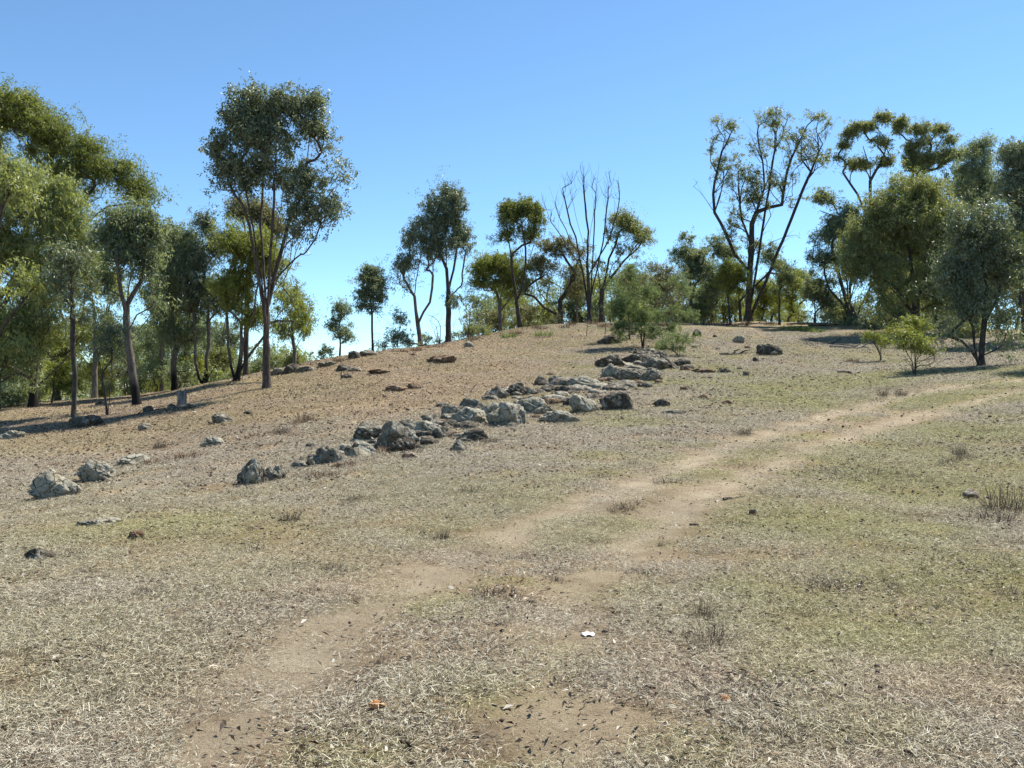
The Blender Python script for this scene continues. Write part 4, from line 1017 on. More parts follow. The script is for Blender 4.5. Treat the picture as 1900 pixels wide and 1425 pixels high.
ROCKS = [
 # x0, x1, y0, y1, material, label, peak, name
 (62,150,868,924,'pale','cracked pale boulder at the far left, larger of the left pair',.2,'boulder'),
 (146,219,852,894,'pale','rounded grey boulder just right of the cracked pale boulder',.1,'boulder'),
 (220,280,840,861,'pale','flat pale rock low in the grass right of the left boulder pair',0,'rock'),
 (148,212,962,978,'pale','thin pale rock slab flush with the grass beyond the faint left track',0,'rock'),
 (46,100,1015,1040,'dark','small lumpy dark rock alone in the lower left grass',.1,'rock'),
 (238,265,985,1001,'rust','brown stub like stone on the grass right of the lumpy dark rock',.1,'stone'),
 (440,492,846,897,'grey','pointed leaning rock standing on its own below the outcrop',.45,'boulder'),
 (482,528,858,890,'grey','lower sloping rock pressed against the right of the pointed rock',.3,'rock'),
 (543,573,854,869,'grey','small grey rock at the lower left tip of the outcrop',0,'rock'),
 (566,602,843,866,'grey','grey rock second from the lower left tip of the outcrop',0,'rock'),
 (592,640,824,862,'grey','long sloping slab at the lower end of the outcrop, left half',.1,'flat_rock'),
 (628,690,816,852,'pale','long sloping pale slab at the lower end, right half',.1,'flat_rock'),
 (664,714,778,816,'grey','leaning boulder with dark hollow on the left of the lower cluster',.1,'boulder'),
 (683,702,809,826,'pale','small pale stone wedged beneath the boulder with the dark hollow',0,'stone'),
 (708,770,775,830,'grey','tallest cracked boulder in the middle of the lower cluster',.2,'boulder'),
 (740,772,772,798,'grey','smooth grey slab tilted behind the tallest cracked boulder',.2,'flat_rock'),
 (720,765,810,841,'dark','dark blocky rock in front of the tallest cracked boulder',.05,'rock'),
 (770,816,777,804,'pale','broad pale rock right of the tallest cracked boulder',.1,'rock'),
 (800,834,787,813,'grey','grey rock at the right end of the lower cluster',.1,'rock'),
 (786,809,797,815,'dark','upper dark rock of the small pair under the broad pale rock',.1,'rock'),
 (783,810,809,827,'dark','lower dark rock of the small pair under the broad pale rock',.1,'rock'),
 (749,773,839,853,'rust','brown rock fragment lying downhill of the dark blocky rock',0,'stone'),
 (853,900,791,819,'dark','dark jagged rock lying right of the lower cluster',.15,'rock'),
 (836,862,813,837,'grey','round grey rock in front of the dark jagged rock',.05,'rock'),
 (833,856,797,809,'rust','low brown rock left of the dark jagged rock',0,'stone'),
 (808,833,743,755,'dark','flat black rock uphill of the middle cluster',0,'rock'),
 (822,850,750,777,'grey','narrow split rock at the left of the middle cluster',.2,'rock'),
 (840,898,752,791,'pale','big lichen pale boulder at the front left of the middle cluster',.15,'boulder'),
 (852,892,734,764,'grey','grey boulder behind the big lichen pale boulder',.2,'boulder'),
 (896,930,746,774,'pale','rounded pale rock between the two big boulders of the middle cluster',.05,'rock'),
 (910,968,740,792,'pale','largest boulder of the middle cluster, cracked and pale green grey',.15,'boulder'),
 (904,940,714,741,'grey','cracked grey boulder uphill of the largest middle boulder',.2,'boulder'),
 (938,992,708,736,'dark','long dark ridged rock behind the middle cluster',.15,'boulder'),
 (960,1020,738,772,'pale','flat pale ledge spreading right of the largest middle boulder',0,'flat_rock'),
 (993,1022,691,716,'dark','upright dark pointed rock between middle and top clusters',.4,'rock'),
 (1020,1042,693,713,'grey','low grey rock right of the upright dark pointed rock',.1,'rock'),
 (1002,1034,711,729,'dark','dark rock below the upright dark pointed rock',.2,'rock'),
 (1006,1040,730,745,'pale','flat pale stone step below the dark rock',0,'flat_rock'),
 (1006,1036,739,754,'rust','brown broken rock on the pale ledge',0,'rock'),
 (1056,1106,695,717,'pale','pale flat topped rock below the top cluster',.1,'rock'),
 (1047,1067,738,756,'dark','small dark rock left of the round pale boulder',.1,'rock'),
 (1062,1107,727,767,'pale','round pale boulder left of the big black boulder',.1,'boulder'),
 (1006,1068,760,785,'pale','wide flat pale rock dome flush with the grass',0,'flat_rock'),
 (1118,1171,725,762,'dark','big black boulder standing apart right of the outcrop',.05,'boulder'),
 (1110,1153,656,683,'dark','dark rounded boulder at the upper left of the top cluster',.1,'boulder'),
 (1117,1153,671,704,'pale','netted pale boulder at the left front of the top cluster',.05,'boulder'),
 (1147,1190,682,707,'grey','sloping grey rock right of the netted pale boulder',.2,'boulder'),
 (1188,1224,680,709,'grey','square shouldered boulder at the right front of the top cluster',.1,'boulder'),
 (1190,1237,661,687,'grey','peaked grey boulder in the middle of the top cluster',.25,'boulder'),
 (1155,1195,656,675,'dark','dark rock between the dark rounded and the peaked boulder',.1,'rock'),
 (1172,1213,645,667,'dark','black boulder at the back of the top cluster under the wattle',.1,'boulder'),
 (1206,1245,648,668,'dark','black boulder at the back right of the top cluster',.1,'boulder'),
 (1224,1254,663,685,'dark','dark rock right of the peaked grey boulder',.1,'rock'),
 (1250,1280,663,679,'dark','low dark rock at the right tail of the top cluster',.1,'rock'),
 (1172,1193,703,715,'rust','small brown rock below the square shouldered boulder',0,'stone'),
 (1286,1326,682,692,'rust','long dark flat slab right of the top cluster',0,'flat_rock'),
 (1262,1286,676,688,'rust','brown slab touching the top cluster tail',0,'flat_rock'),
 (1332,1357,682,692,'dark','short dark flat slab, further right of the long one',0,'flat_rock'),
 (1378,1390,687,697,'dark','small black cube shaped stone on bare grass',0,'stone'),
 (1397,1408,661,671,'dark','tiny black block stone below the lone dark upper rock',0,'stone'),
 (1406,1449,638,660,'dark','lone dark rock on the upper slope with pale scuffed top',.1,'boulder'),
 (1360,1381,622,636,'pale','whitish rock near the crest left of the lone dark upper rock',.05,'rock'),
 (1296,1316,730,741,'rust','small brown dome stone between black boulder and track',0,'stone'),
 (1340,1360,743,751,'rust','flat brown stone lying on the yellow green grass',0,'stone'),
 (1262,1281,715,725,'rust','brown wedge stone uphill of the small dome stone',0,'stone'),
 (1216,1240,738,756,'dark','dark mossy rock right of the big black boulder',.1,'rock'),
 (1232,1268,757,769,'grey','flat grey rock below the dark mossy rock',0,'rock'),
 (1109,1152,622,638,'dark','dark rock under the left edge of the feathery wattle',.05,'rock'),
 (1285,1302,610,625,'dark','dark rock right of the low wattle bush',.1,'rock'),
 (648,668,650,667,'dark','dark rounded rock on the left skyline below a sapling',.1,'rock'),
 (671,700,649,662,'grey','pale grey rock on the left skyline right of the rounded one',.05,'rock'),
 (626,651,674,690,'dark','dark rock below the skyline beside a leafless seedling',.1,'rock'),
 (646,672,680,690,'grey','flat grey rock tailing off from the dark rock by the seedling',0,'rock'),
 (634,652,696,705,'dark','small dark rock downhill of the leafless seedling',0,'stone'),
 (527,556,675,694,'dark','dark rock at the crest right of the lone gum trunk',.1,'rock'),
 (548,586,680,692,'grey','low grey ledge at the crest further right of the lone gum',0,'flat_rock'),
 (500,530,683,697,'grey','grey rock just right of the lone gum trunk',.05,'rock'),
 (592,624,670,680,'grey','stony ledge on the skyline below the tufted sapling',0,'flat_rock'),
 (862,879,630,644,'pale','pale rock at the feet of the dead saplings',.1,'rock'),
 (796,842,657,675,'rust','brown rubbly outcrop on the bare upper slope',0,'rock'),
 (686,720,684,694,'rust','brown stony lip on the bare slope below the skyline',0,'rock'),
 (716,750,714,727,'rust','brown stony ledge in the middle of the bare slope, left half',0,'rock'),
 (757,779,709,722,'rust','brown stony ledge in the middle of the bare slope, right half',0,'rock'),
 (395,432,766,786,'grey','grey and black rock on the bare left slope',.05,'rock'),
 (452,468,762,770,'dark','small black stone right of the grey and black rock',0,'stone'),
 (374,416,808,824,'pale','flat pale mossy rock on the left slope above the faint track',0,'rock'),
 (256,280,787,800,'grey','small pale rock at the edge of the long shadow',0,'rock'),
 (132,184,770,793,'dark','dark rock lying in the shade at the foot of the slender pole',.05,'boulder'),
 (0,46,798,815,'pale','flat pale rock at the left edge just above the long shadow',0,'rock'),
 (310,330,748,761,'grey','left shard of rock at the foot of the grey stump',.1,'stone'),
 (338,356,749,761,'dark','right shard of rock at the foot of the grey stump',.1,'stone'),
 (176,198,745,753,'dark','dark lump of rock on the reddish floor behind the sapling',.1,'stone'),
 (266,284,752,764,'dark','dark rock right of the curved trunk in the shade',.1,'rock'),
]
def place_rock(i, spec):
    x0, x1, y0, y1, mat, label, peak, nm = spec
    X, Yf = hit((x0 + x1) / 2, y1)
    oc = 540 < x0 < 1260 and y1 > 640 and x0 + y1 > 1300
    w = (x1 - x0) / F * Yf * (1.32 if oc else 1.12)
    hpx = (y1 - y0) / F * Yf
    flat = (y1 - y0) < 0.36 * (x1 - x0)
    d = w * (0.95 if flat else 0.72)
    h = hpx * (0.8 if flat else 0.86 if oc else 0.92)
    cy = Yf + d * 0.36
    cx = X * cy / Yf
    big = (x1 - x0) > 34
    H = h * 1.55
    me = rock_mesh(nm, w, d, H, 100 + i, mat, 5 if (big and not flat) or (x1-x0) > 55 else 4 if (x1 - x0) > 17 else 3, cracks=12 if big else 6, facets=13 + i % 8, peak=peak, crackw=0.09 if big else 0.14)
    o = link(nm, me, None, (cx, cy, hz(cx, cy) + H * 0.5 - h * 0.52))
    o.rotation_euler = (0, 0, 0)
    tag(o, label, 'rock' if nm != 'boulder' else 'boulder', 'rocks of the stony outcrop' if 540 < x0 < 1260 and y1 > 640 and x0 + y1 * 1.0 > 1300 else None)
    return o
for i, s_ in enumerate(ROCKS): place_rock(i, s_)

# fist sized stones: shared shapes, one object each
STONE_MESH = [rock_mesh('stone', 1, 0.8, 0.75, 900 + k, ['dark','rust','rust','grey','grey','rust'][k], 2, cracks=0, facets=8) for k in range(6)]
stone_rng = np.random.default_rng(11)
def stone(px, py, wpx, k, label, group, name='stone', sq=1.0):
    X, Yf = hit(px, py)
    w_ = wpx / F * Yf
    o = link(name, STONE_MESH[k], None, (X, Yf, hz(X, Yf) + w_ * 0.12 * sq))
    o.scale = (w_, w_, w_ * sq); o.rotation_euler = (0, 0, stone_rng.random() * 6)
    tag(o, label, 'stone', group)
    return o
n_st = 0
while n_st < 190:
    z = stone_rng.random()
    if z < 0.35: px, py = stone_rng.normal(1330, 90), stone_rng.normal(690, 45)
    elif z < 0.65: px, py = stone_rng.normal(700, 170), stone_rng.normal(740, 45)
    elif z < 0.8: px, py = stone_rng.uniform(900, 1500), stone_rng.uniform(690, 830)
    else: px, py = stone_rng.uniform(0, 1900), stone_rng.uniform(800, 1150)
    sky = np.interp(px, [0,250,490,640,800,1000,1150,1400,1900], [775,760,725,672,648,612,604,604,625])
    if py < sky + 6 or not (0 < px < 1900): continue
    n_st += 1
    stone(px, py, 4 + 9 * stone_rng.random() ** 2, int(stone_rng.integers(6)), 'small dark brown stone lying loose on the dry slope', 'small loose stones on the slope', sq=0.6 + 0.4 * stone_rng.random())
# low bedrock showing between the boulders
for k in range(84):
    t = (k + stone_rng.random()) / 84
    px = 575 + t * 660 + stone_rng.normal() * 16; py = 858 - t * 178 + stone_rng.normal() * 13 + 8 * math.sin(t * 9)
    X, Yf = hit(px, py); w_ = (22 + 44 * stone_rng.random() ** 1.5) / F * Yf
    me = rock_mesh('bedrock', w_, w_ * 0.9, w_ * (0.36 + .3 * stone_rng.random()), 700 + k, ['grey', 'dark', 'grey', 'dark', 'pale', 'grey'][k % 6], 4 if w_ > .55 else 3, cracks=9, facets=12)
    o = link('bedrock', me, None, (X, Yf + w_ * .3, hz(X, Yf + w_ * .3) - w_ * 0.03))
    tag(o, 'low knob of bedrock breaking the turf between the outcrop boulders', 'rock', 'low bedrock between the outcrop boulders', 'thing')
# rubble that belongs to the outcrop: its own group
for k in range(120):
    t = stone_rng.random()
    px = 560 + t * 700 + stone_rng.normal() * 22; py = 862 - t * 178 + stone_rng.normal() * 15
    stone(px, py, 8 + 20 * stone_rng.random() ** 2, int(stone_rng.integers(6)), 'small rubble stone lying among the outcrop boulders', 'rubble between the outcrop boulders', sq=0.8)

def single_stone(px, py, wpx, hpx, mat, label, seed, name='stone'):
    X, Yf = hit(px, py)
    w_ = wpx / F * Yf; h_ = hpx / F * Yf
    o = link(name, rock_mesh(name, w_, w_ * 0.7, h_ * 1.3, seed, mat, 3, cracks=0, facets=8), None, (X, Yf + w_ * .3, hz(X, Yf) + h_ * 0.45))
    tag(o, label, 'stone')
single_stone(698, 1334, 32, 17, 'orange', 'smooth orange stone in the grass beside the left wheel rut', 31)
single_stone(1346, 1320, 22, 13, 'orange', 'flat orange stone near the lower edge, right of the right rut', 32)
single_stone(1398, 954, 14, 11, 'rust', 'dark red brown stone beside a dead tuft right of the track', 33)
single_stone(1806, 922, 34, 18, 'rust', 'red brown clod of earth left of the large dry tussock', 34, 'clod')
single_stone(1425, 1404, 16, 14, 'dark', 'black dropping like lump at the bottom edge, left of two', 35, 'clod')
single_stone(1460, 1402, 14, 11, 'dark', 'black dropping like lump at the bottom edge, right of two', 36, 'clod')

# ------------------------------------------------------------------ dead wood, stump, litter pieces
def wood(name, label, pix, r_px, bark='dead', cat='stick', lift=0.4, branches=(), group=None, flat=None):
    pts = []
    for k, p in enumerate(pix):
        x, y = hit(p[0], p[1]); up = (p[2] if len(p) > 2 else 0) / F * y
        r_ = r_px / F * y
        pts.append(np.array([x, y, hz(x, y) + r_ * lift + up]))
    pts = np.array(pts); base = pts[0].copy(); r0 = r_px / F * base[1]
    rng = np.random.default_rng(sum(map(ord, label)))
    P = [pts[0]]
    for a, b in zip(pts[:-1], pts[1:]):
        n = 4
        for t in range(1, n + 1):
            P.append(a + (b - a) * t / n + (rng.normal(size=3) * r0 * 0.35 if t < n else 0))
    P = np.array(P) - base
    R_ = np.linspace(1, 0.55, len(P)) * r0 * (0.85 + 0.3 * rng.random(len(P)))
    ch = [(P, R_)]
    for (i, dx, dy, dz) in branches:
        q = P[min(i, len(P) - 1)]
        L_ = np.array([dx, dy, dz]) / F * base[1]
        m = q + L_ * 0.5 + rng.normal(size=3) * r0 * 0.5
        ch.append((np.array([q, m, q + L_]), np.array([0.55, 0.4, 0.2]) * r0))
    v, f = tubes(ch, (8, 7, 6))
    # closed ends so that the wood is solid
    o = link(name, mesh_from(name, v, f, smooth_faces=True, mats=[BARK[bark]]), None, base)
    tag(o, label, cat, group)
    return o
wood('fallen_branch', 'dark fallen branch with a crooked arm right of the top cluster', [(1336,660),(1360,659),(1384,656)], 3, 'dark', 'branch', branches=[(4,14,0,10),(6,18,0,6),(8,14,6,2)])
wood('log', 'short flat brown log on the grass left of the twiggy shrub', [(1554,693),(1572,692),(1587,695)], 4, 'brown', 'log')
wood('fallen_branch', 'long dark fallen bough lying at the edge of the upper shade', [(1502,634),(1540,640),(1585,645)], 2.5, 'dark', 'branch', branches=[(4,20,0,10),(6,24,10,3)])
wood('fallen_branch', 'pale grey fallen bough in front of the shade under the dense olive tree', [(1540,645),(1580,647),(1612,647)], 2.5, 'dead', 'branch', branches=[(4,18,0,8),(6,20,0,12),(6,10,0,-1)])
wood('fallen_branch', 'dark leaning dead branch on the crest by the twin stemmed gum', [(800,640),(780,635,4),(752,636,14)], 2.2, 'dark', 'branch')
wood('stick', 'bleached twig standing forked uphill of the middle cluster', [(864,739),(872,734,8),(886,734,24)], 1.1, 'dead', branches=[(3,12,0,6)])
wood('bark_strip', 'curled grey bark strip right of the right rut, low in the picture', [(1308,1242),(1322,1247),(1334,1251)], 4, 'dead', 'bark')
wood('bark_strip', 'dark curled bark strip above right of the white paper scrap', [(1152,1162),(1166,1159),(1180,1161)], 3.5, 'dead', 'bark')
wood('bark_strip', 'short dark bark curl directly right of the white paper scrap', [(1117,1172),(1126,1173),(1135,1170)], 3, 'dark', 'bark')
wood('bark_strip', 'thin bark strip above the white paper scrap', [(1095,1145),(1106,1146),(1116,1149)], 2.5, 'dark', 'bark')
wood('bark_strip', 'pale bark strip near the bottom edge beside the flat orange stone', [(1360,1352),(1378,1358),(1394,1364)], 5, 'dead', 'bark')
wood('bark_strip', 'flat brown bark strip right of the track beside dry leaf litter', [(1806-108,868),(1712,867),(1724,869)], 3.5, 'dark', 'bark')
wood('bark_strip', 'brown wood chip with pale end on the right edge of the right rut', [(1343,924),(1352,924),(1380,922)], 3.6, 'brown', 'bark')
wood('bark_strip', 'black bark fragment on the right bank of the right rut', [(1280,970),(1288,970),(1296,969)], 3, 'dark', 'bark')
wood('stick', 'pale bent stick lying on the strip between the ruts near the bottom edge', [(852,1410),(880,1386),(924,1371)], 1.5, 'dead')
wood('stick', 'straight grey stick lying below the white paper scrap', [(1058,1304),(1080,1295),(1108,1283)], 1.5, 'dead')
wood('stick', 'short dark stick at the bottom edge between the ruts', [(806,1380),(818,1388),(830,1397)], 1.8, 'dark')
wood('stick', 'curved thin twig at the foot of the right rut', [(900,1320),(898,1335),(912,1352)], 1.1, 'dark')
wood('stick', 'bleached straight stick standing out in the grass left of centre', [(440,955),(455,966),(468,978)], 1.6, 'dead')
wood('stick', 'long straw pale stick in the lower left grass', [(135,1172),(170,1165),(203,1157)], 1.5, 'dead')
wood('stick', 'white peeled stick lying on the grey grass of the lower left', [(310,1256),(322,1252),(333,1248)], 2, 'dead')
wood('stick', 'pale twig lying in the grass at the lower right corner', [(1636,1330),(1655,1318),(1672,1310)], 1.4, 'dead')
wood('stick', 'stout pale twig on the bottom edge at the right', [(1625,1395),(1637,1389),(1648,1385)], 2.2, 'dead')
wood('stick', 'thin dark twig lying left of the smooth orange stone', [(450,1298),(475,1292),(490,1288)], 1.0, 'dark')

wood('fallen_branch', 'pale fallen branch in the litter just right of the grey stump', [(352,752),(380,745),(412,738)], 2.0, 'dead', 'branch', branches=[(4,14,0,6),(6,10,0,-4)])
wood('fallen_branch', 'second pale fallen branch nearer the lone gum on the shaded slope', [(372,742),(400,741),(432,733)], 1.6, 'dead', 'branch', branches=[(5,12,0,5)])
wood('fallen_branch', 'dark fallen branch in the long shadow left of the grey stump', [(225,775),(262,768),(300,758)], 2.2, 'dark', 'branch', branches=[(3,10,0,9),(6,14,0,6)])
wood('fallen_branch', 'thin pale branch on the red floor left of the slender pole', [(62,778),(92,772),(120,768)], 1.8, 'dead', 'branch', branches=[(4,10,0,4)])
wood('fallen_branch', 'grey log in the leaf litter at the left picture edge', [(4,792),(36,786),(70,783)], 3.0, 'dead', 'branch')
wood('fallen_branch', 'dark branch lying between the curved trunk and the twin stemmed sapling', [(208,765),(228,762),(246,757)], 2.0, 'dark', 'branch', branches=[(4,8,0,8)])
wood('fallen_branch', 'dark branch among the stones of the middle slope', [(640,702),(664,698),(690,693)], 1.6, 'dark', 'branch')
wood('fallen_branch', 'dark log on the crest ground between the charred pole and the many stemmed gum', [(1500,606),(1530,605),(1562,603)], 2.4, 'dark', 'branch', branches=[(4,10,0,8)])
wood('fallen_branch', 'grey log on the crest behind the mop headed sapling', [(1370,601),(1400,600),(1432,599)], 2.0, 'dead', 'branch', branches=[(5,10,0,6)])
wood('fallen_branch', 'pale branch in the litter left of the dark bushy tree', [(1752,668),(1778,664),(1800,663)], 1.8, 'dead', 'branch', branches=[(4,10,0,4)])

def stump():
    root = bpy.data.objects.new('tree_stump', None); COL.objects.link(root)
    X, Y = hit(337, 752); root.location = (X, Y, hz(X, Y) - 0.05)
    tag(root, 'weathered pale grey stump with two broken prongs in front of the wood', 'stump')
    u = Y / F
    rng = np.random.default_rng(5)
    def prong(name, x0, x1, h, r):
        k, m = 14, 12
        V = []
        for i in range(m + 1):
            t = i / m
            for j in range(k):
                a = j / k * 2 * math.pi
                rr = r * (1.35 - 0.5 * t ** 0.5) * (1 + 0.22 * math.sin(a * 3 + 1) + 0.12 * math.sin(a * 5 + t * 3)) * (1 + 0.06 * rng.normal())
                zz = t * h * (1 - (0.16 * (0.5 + 0.5 * math.sin(a * 2 + 0.7)) + 0.10 * rng.random()) * (t == 1 or t > 0.9))
                V.append((x0 + (x1 - x0) * t + rr * math.cos(a), rr * math.sin(a) * 0.9, zz))
        V.append((x1, 0, h * 0.8))
        Fq = [(i*k+j, i*k+(j+1)%k, (i+1)*k+(j+1)%k, (i+1)*k+j) for i in range(m) for j in range(k)]
        loops = [q for f in Fq for q in f] + [q for j in range(k) for q in (m*k+j, m*k+(j+1)%k, len(V)-1)]
        cnt = [4] * len(Fq) + [3] * k
        link(name, mesh_from(name, V, loops=loops, counts=cnt, smooth_faces=False, mats=[BARK['dead']]), root)
    prong('trunk', 0, -3*u, 33*u, 6.5*u)
    prong('prong', 4*u, 7*u, 36*u, 3.2*u)
    prong('root', 4*u, 12*u, 7*u, 4*u)
stump()

def paper():
    X, Y = hit(1091, 1181); u = Y / F
    n = 9; V = []
    rng = np.random.default_rng(2)
    for i in range(n):
        for j in range(n):
            a, b = i/(n-1) - .5, j/(n-1) - .5
            V.append((a*25*u*(1-.25*abs(b)), b*0.07*(1-.3*abs(a)), 0.006 + 0.014*abs(math.sin(a*5+b*4)) + 0.006*rng.random()))
    q = NT('white_paper'); q.l(q.ramp(q.noise(40), [(0.3,(0.62,0.62,0.64)),(0.7,(0.80,0.80,0.80))]), q.b.inputs['Base Color']); q.b.inputs['Roughness'].default_value = 0.8
    f = [(i*n+j, (i+1)*n+j, (i+1)*n+j+1, i*n+j+1) for i in range(n-1) for j in range(n-1)]
    o = link('paper_scrap', mesh_from('paper_scrap', V, f, mats=[q.m]), None, (X, Y, hz(X, Y) - 0.004))
    sm = o.modifiers.new('thickness', 'SOLIDIFY'); sm.thickness = 0.002
    tag(o, 'crumpled white paper scrap lying on the right wheel rut', 'litter')
paper()

# ------------------------------------------------------------------ dry tufts and small plants
def blade_mesh(name, n, spread, hmin, hmax, wid, splay, mat, rng, lie=False, droop=0.3):
    a = rng.random(n) * 2 * math.pi
    rr = spread * np.sqrt(rng.random(n))
    b = np.stack([rr * np.cos(a), rr * np.sin(a), np.zeros(n)], 1)
    if lie: b[:, 2] = rng.random(n) * 0.02 - 0.004
    L_ = hmin + (hmax - hmin) * rng.random(n) ** 1.5
    if lie:
        az = rng.random(n) * 2 * math.pi; el = np.abs(rng.normal(size=n)) * splay
    else:
        az = a + rng.normal(size=n) * 0.8; el = math.pi / 2 - np.abs(rng.normal(size=n)) * splay
    d = np.stack([np.cos(az) * np.cos(el), np.sin(az) * np.cos(el), np.sin(el)], 1)
    s = np.stack([-np.sin(az), np.cos(az), np.zeros(n)], 1)
    tw = rng.normal(size=(n, 1)) * 0.5
    s = s + np.array([0, 0, 1.0]) * tw; s /= np.linalg.norm(s, axis=1, keepdims=True)
    L3 = L_[:, None]; wv = s * (wid * (0.6 + 0.8 * rng.random(n)))[:, None] * 0.5
    mid = b + d * L3 * 0.55 + rng.normal(size=(n, 3)) * L3 * (0.03 if lie else 0.07)
    tip = b + d * L3 * (1 - droop * 0.3) + (d * np.array([1, 1, 0])) * L3 * droop * 0.5 - np.array([0, 0, 1]) * L3 * droop * 0.35 * (0 if lie else 1) + rng.normal(size=(n, 3)) * L3 * 0.06
    if lie: mid[:, 2] = np.maximum(mid[:, 2], 0.001); tip[:, 2] = np.maximum(tip[:, 2], 0.0)
    v = np.stack([b - wv, b + wv, mid + wv * .9, mid - wv * .9, tip], 1).reshape(-1, 3)
    k = np.arange(n)[:, None] * 5
    loops = np.concatenate([np.concatenate([k, k+1, k+2, k+3], 1), np.concatenate([k+3, k+2, k+4], 1)], 1).ravel()
    cnt = np.tile([4, 3], n)
    tone = np.repeat(rng.random(n), 5)
    return mesh_from(name, v, loops=loops, counts=cnt, attrs=dict(tone=tone), mats=[mat])

def straw_material():
    q = NT('dry_straw')
    t = q.attr('tone'); m = q.attr('moss', True); r = q.attr('dusty', True); rd = q.attr('red', True)
    c = q.ramp(t, [(0.0, (0.031,0.024,0.017)), (0.26, (0.106,0.083,0.056)), (0.5, (0.381,0.319,0.230)), (0.78, (0.616,0.538,0.403)), (1.0, (0.800,0.795,0.650))])
    c = q.mix(q.math('MULTIPLY', rd, 0.6), c, q.ramp(t, [(0.0, (0.095,0.054,0.029)), (0.5, (0.429,0.270,0.143)), (1.0, (0.800,0.650,0.416))]))
    g = q.ramp(t, [(0.0, (0.087,0.101,0.026)), (0.5, (0.246,0.255,0.072)), (0.8, (0.461,0.440,0.158)), (1.0, (0.764,0.680,0.344))])
    c = q.mix(m, c, g)
    q.l(c, q.b.inputs['Base Color']); q.b.inputs['Roughness'].default_value = 0.75; q.b.inputs['Specular IOR Level'].default_value = 0.25
    tr = q.n('ShaderNodeBsdfTranslucent'); q.l(c, tr.inputs['Color'])
    ms = q.n('ShaderNodeMixShader'); ms.inputs[0].default_value = 0.22
    q.l(q.b.outputs[0], ms.inputs[1]); q.l(tr.outputs[0], ms.inputs[2]); q.l(ms.outputs[0], q.out.inputs[0])
    return q.m
STRAW = straw_material()
def simple_blade(name, stops, trans=0.25):
    q = NT(name); c = q.ramp(q.attr('tone'), stops)
    q.l(c, q.b.inputs['Base Color']); q.b.inputs['Roughness'].default_value = 0.7; q.b.inputs['Specular IOR Level'].default_value = 0.25
    tr = q.n('ShaderNodeBsdfTranslucent'); q.l(c, tr.inputs['Color'])
    ms = q.n('ShaderNodeMixShader'); ms.inputs[0].default_value = trans
    q.l(q.b.outputs[0], ms.inputs[1]); q.l(tr.outputs[0], ms.inputs[2]); q.l(ms.outputs[0], q.out.inputs[0])
    return q.m
TUFT_M = simple_blade('dead_tuft', [(0.0, (0.02,0.015,0.011)), (0.5, (0.06,0.045,0.032)), (0.8, (0.15,0.118,0.082)), (1.0, (0.38,0.32,0.23))])
TUFT_R = simple_blade('brown_tuft', [(0.0, (0.05,0.03,0.02)), (0.5, (0.16,0.105,0.065)), (1.0, (0.33,0.25,0.16))])
GREEN_M = simple_blade('green_blades', [(0.0, (0.05,0.075,0.02)), (0.5, (0.13,0.20,0.045)), (1.0, (0.26,0.33,0.10))], 0.35)
LITTER_M = simple_blade('leaf_litter', [(0.0, (0.02,0.013,0.009)), (0.42, (0.075,0.048,0.03)), (0.66, (0.21,0.145,0.095)), (0.9, (0.33,0.27,0.2)), (1.0, (0.55,0.5,0.42))], 0.05)
trng = np.random.default_rng(21)
TUFTS = {'low': [blade_mesh('dead_tuft', 170, 0.6, 0.15, 0.8, 0.020, 0.8, TUFT_M, trng) for _ in range(3)],
         'tall': [blade_mesh('dead_tuft', 240, 0.36, 0.2, 1.0, 0.011, 0.55, TUFT_M, trng) for _ in range(3)],
         'brown': [blade_mesh('brown_tuft', 160, 0.5, 0.3, 0.8, 0.022, 0.6, TUFT_R, trng) for _ in range(2)],
         'green': [blade_mesh('green_tuft', 160, 0.6, 0.3, 0.8, 0.028, 0.6, GREEN_M, trng) for _ in range(2)]}
def tuft(kind, px, py, hpx, label, name='grass_tuft', cat='grass tuft', group=None, wide=1.0):
    x, y = hit(px, py); s = hpx / F * y * 1.35
    o = link(name, TUFTS[kind][int(trng.integers(len(TUFTS[kind])))], None, (x, y, hz(x, y) - 0.01))
    o.scale = (s * wide, s * wide, s); o.rotation_euler = (0, 0, trng.random() * 6)
    tag(o, label, cat, group)
    return o
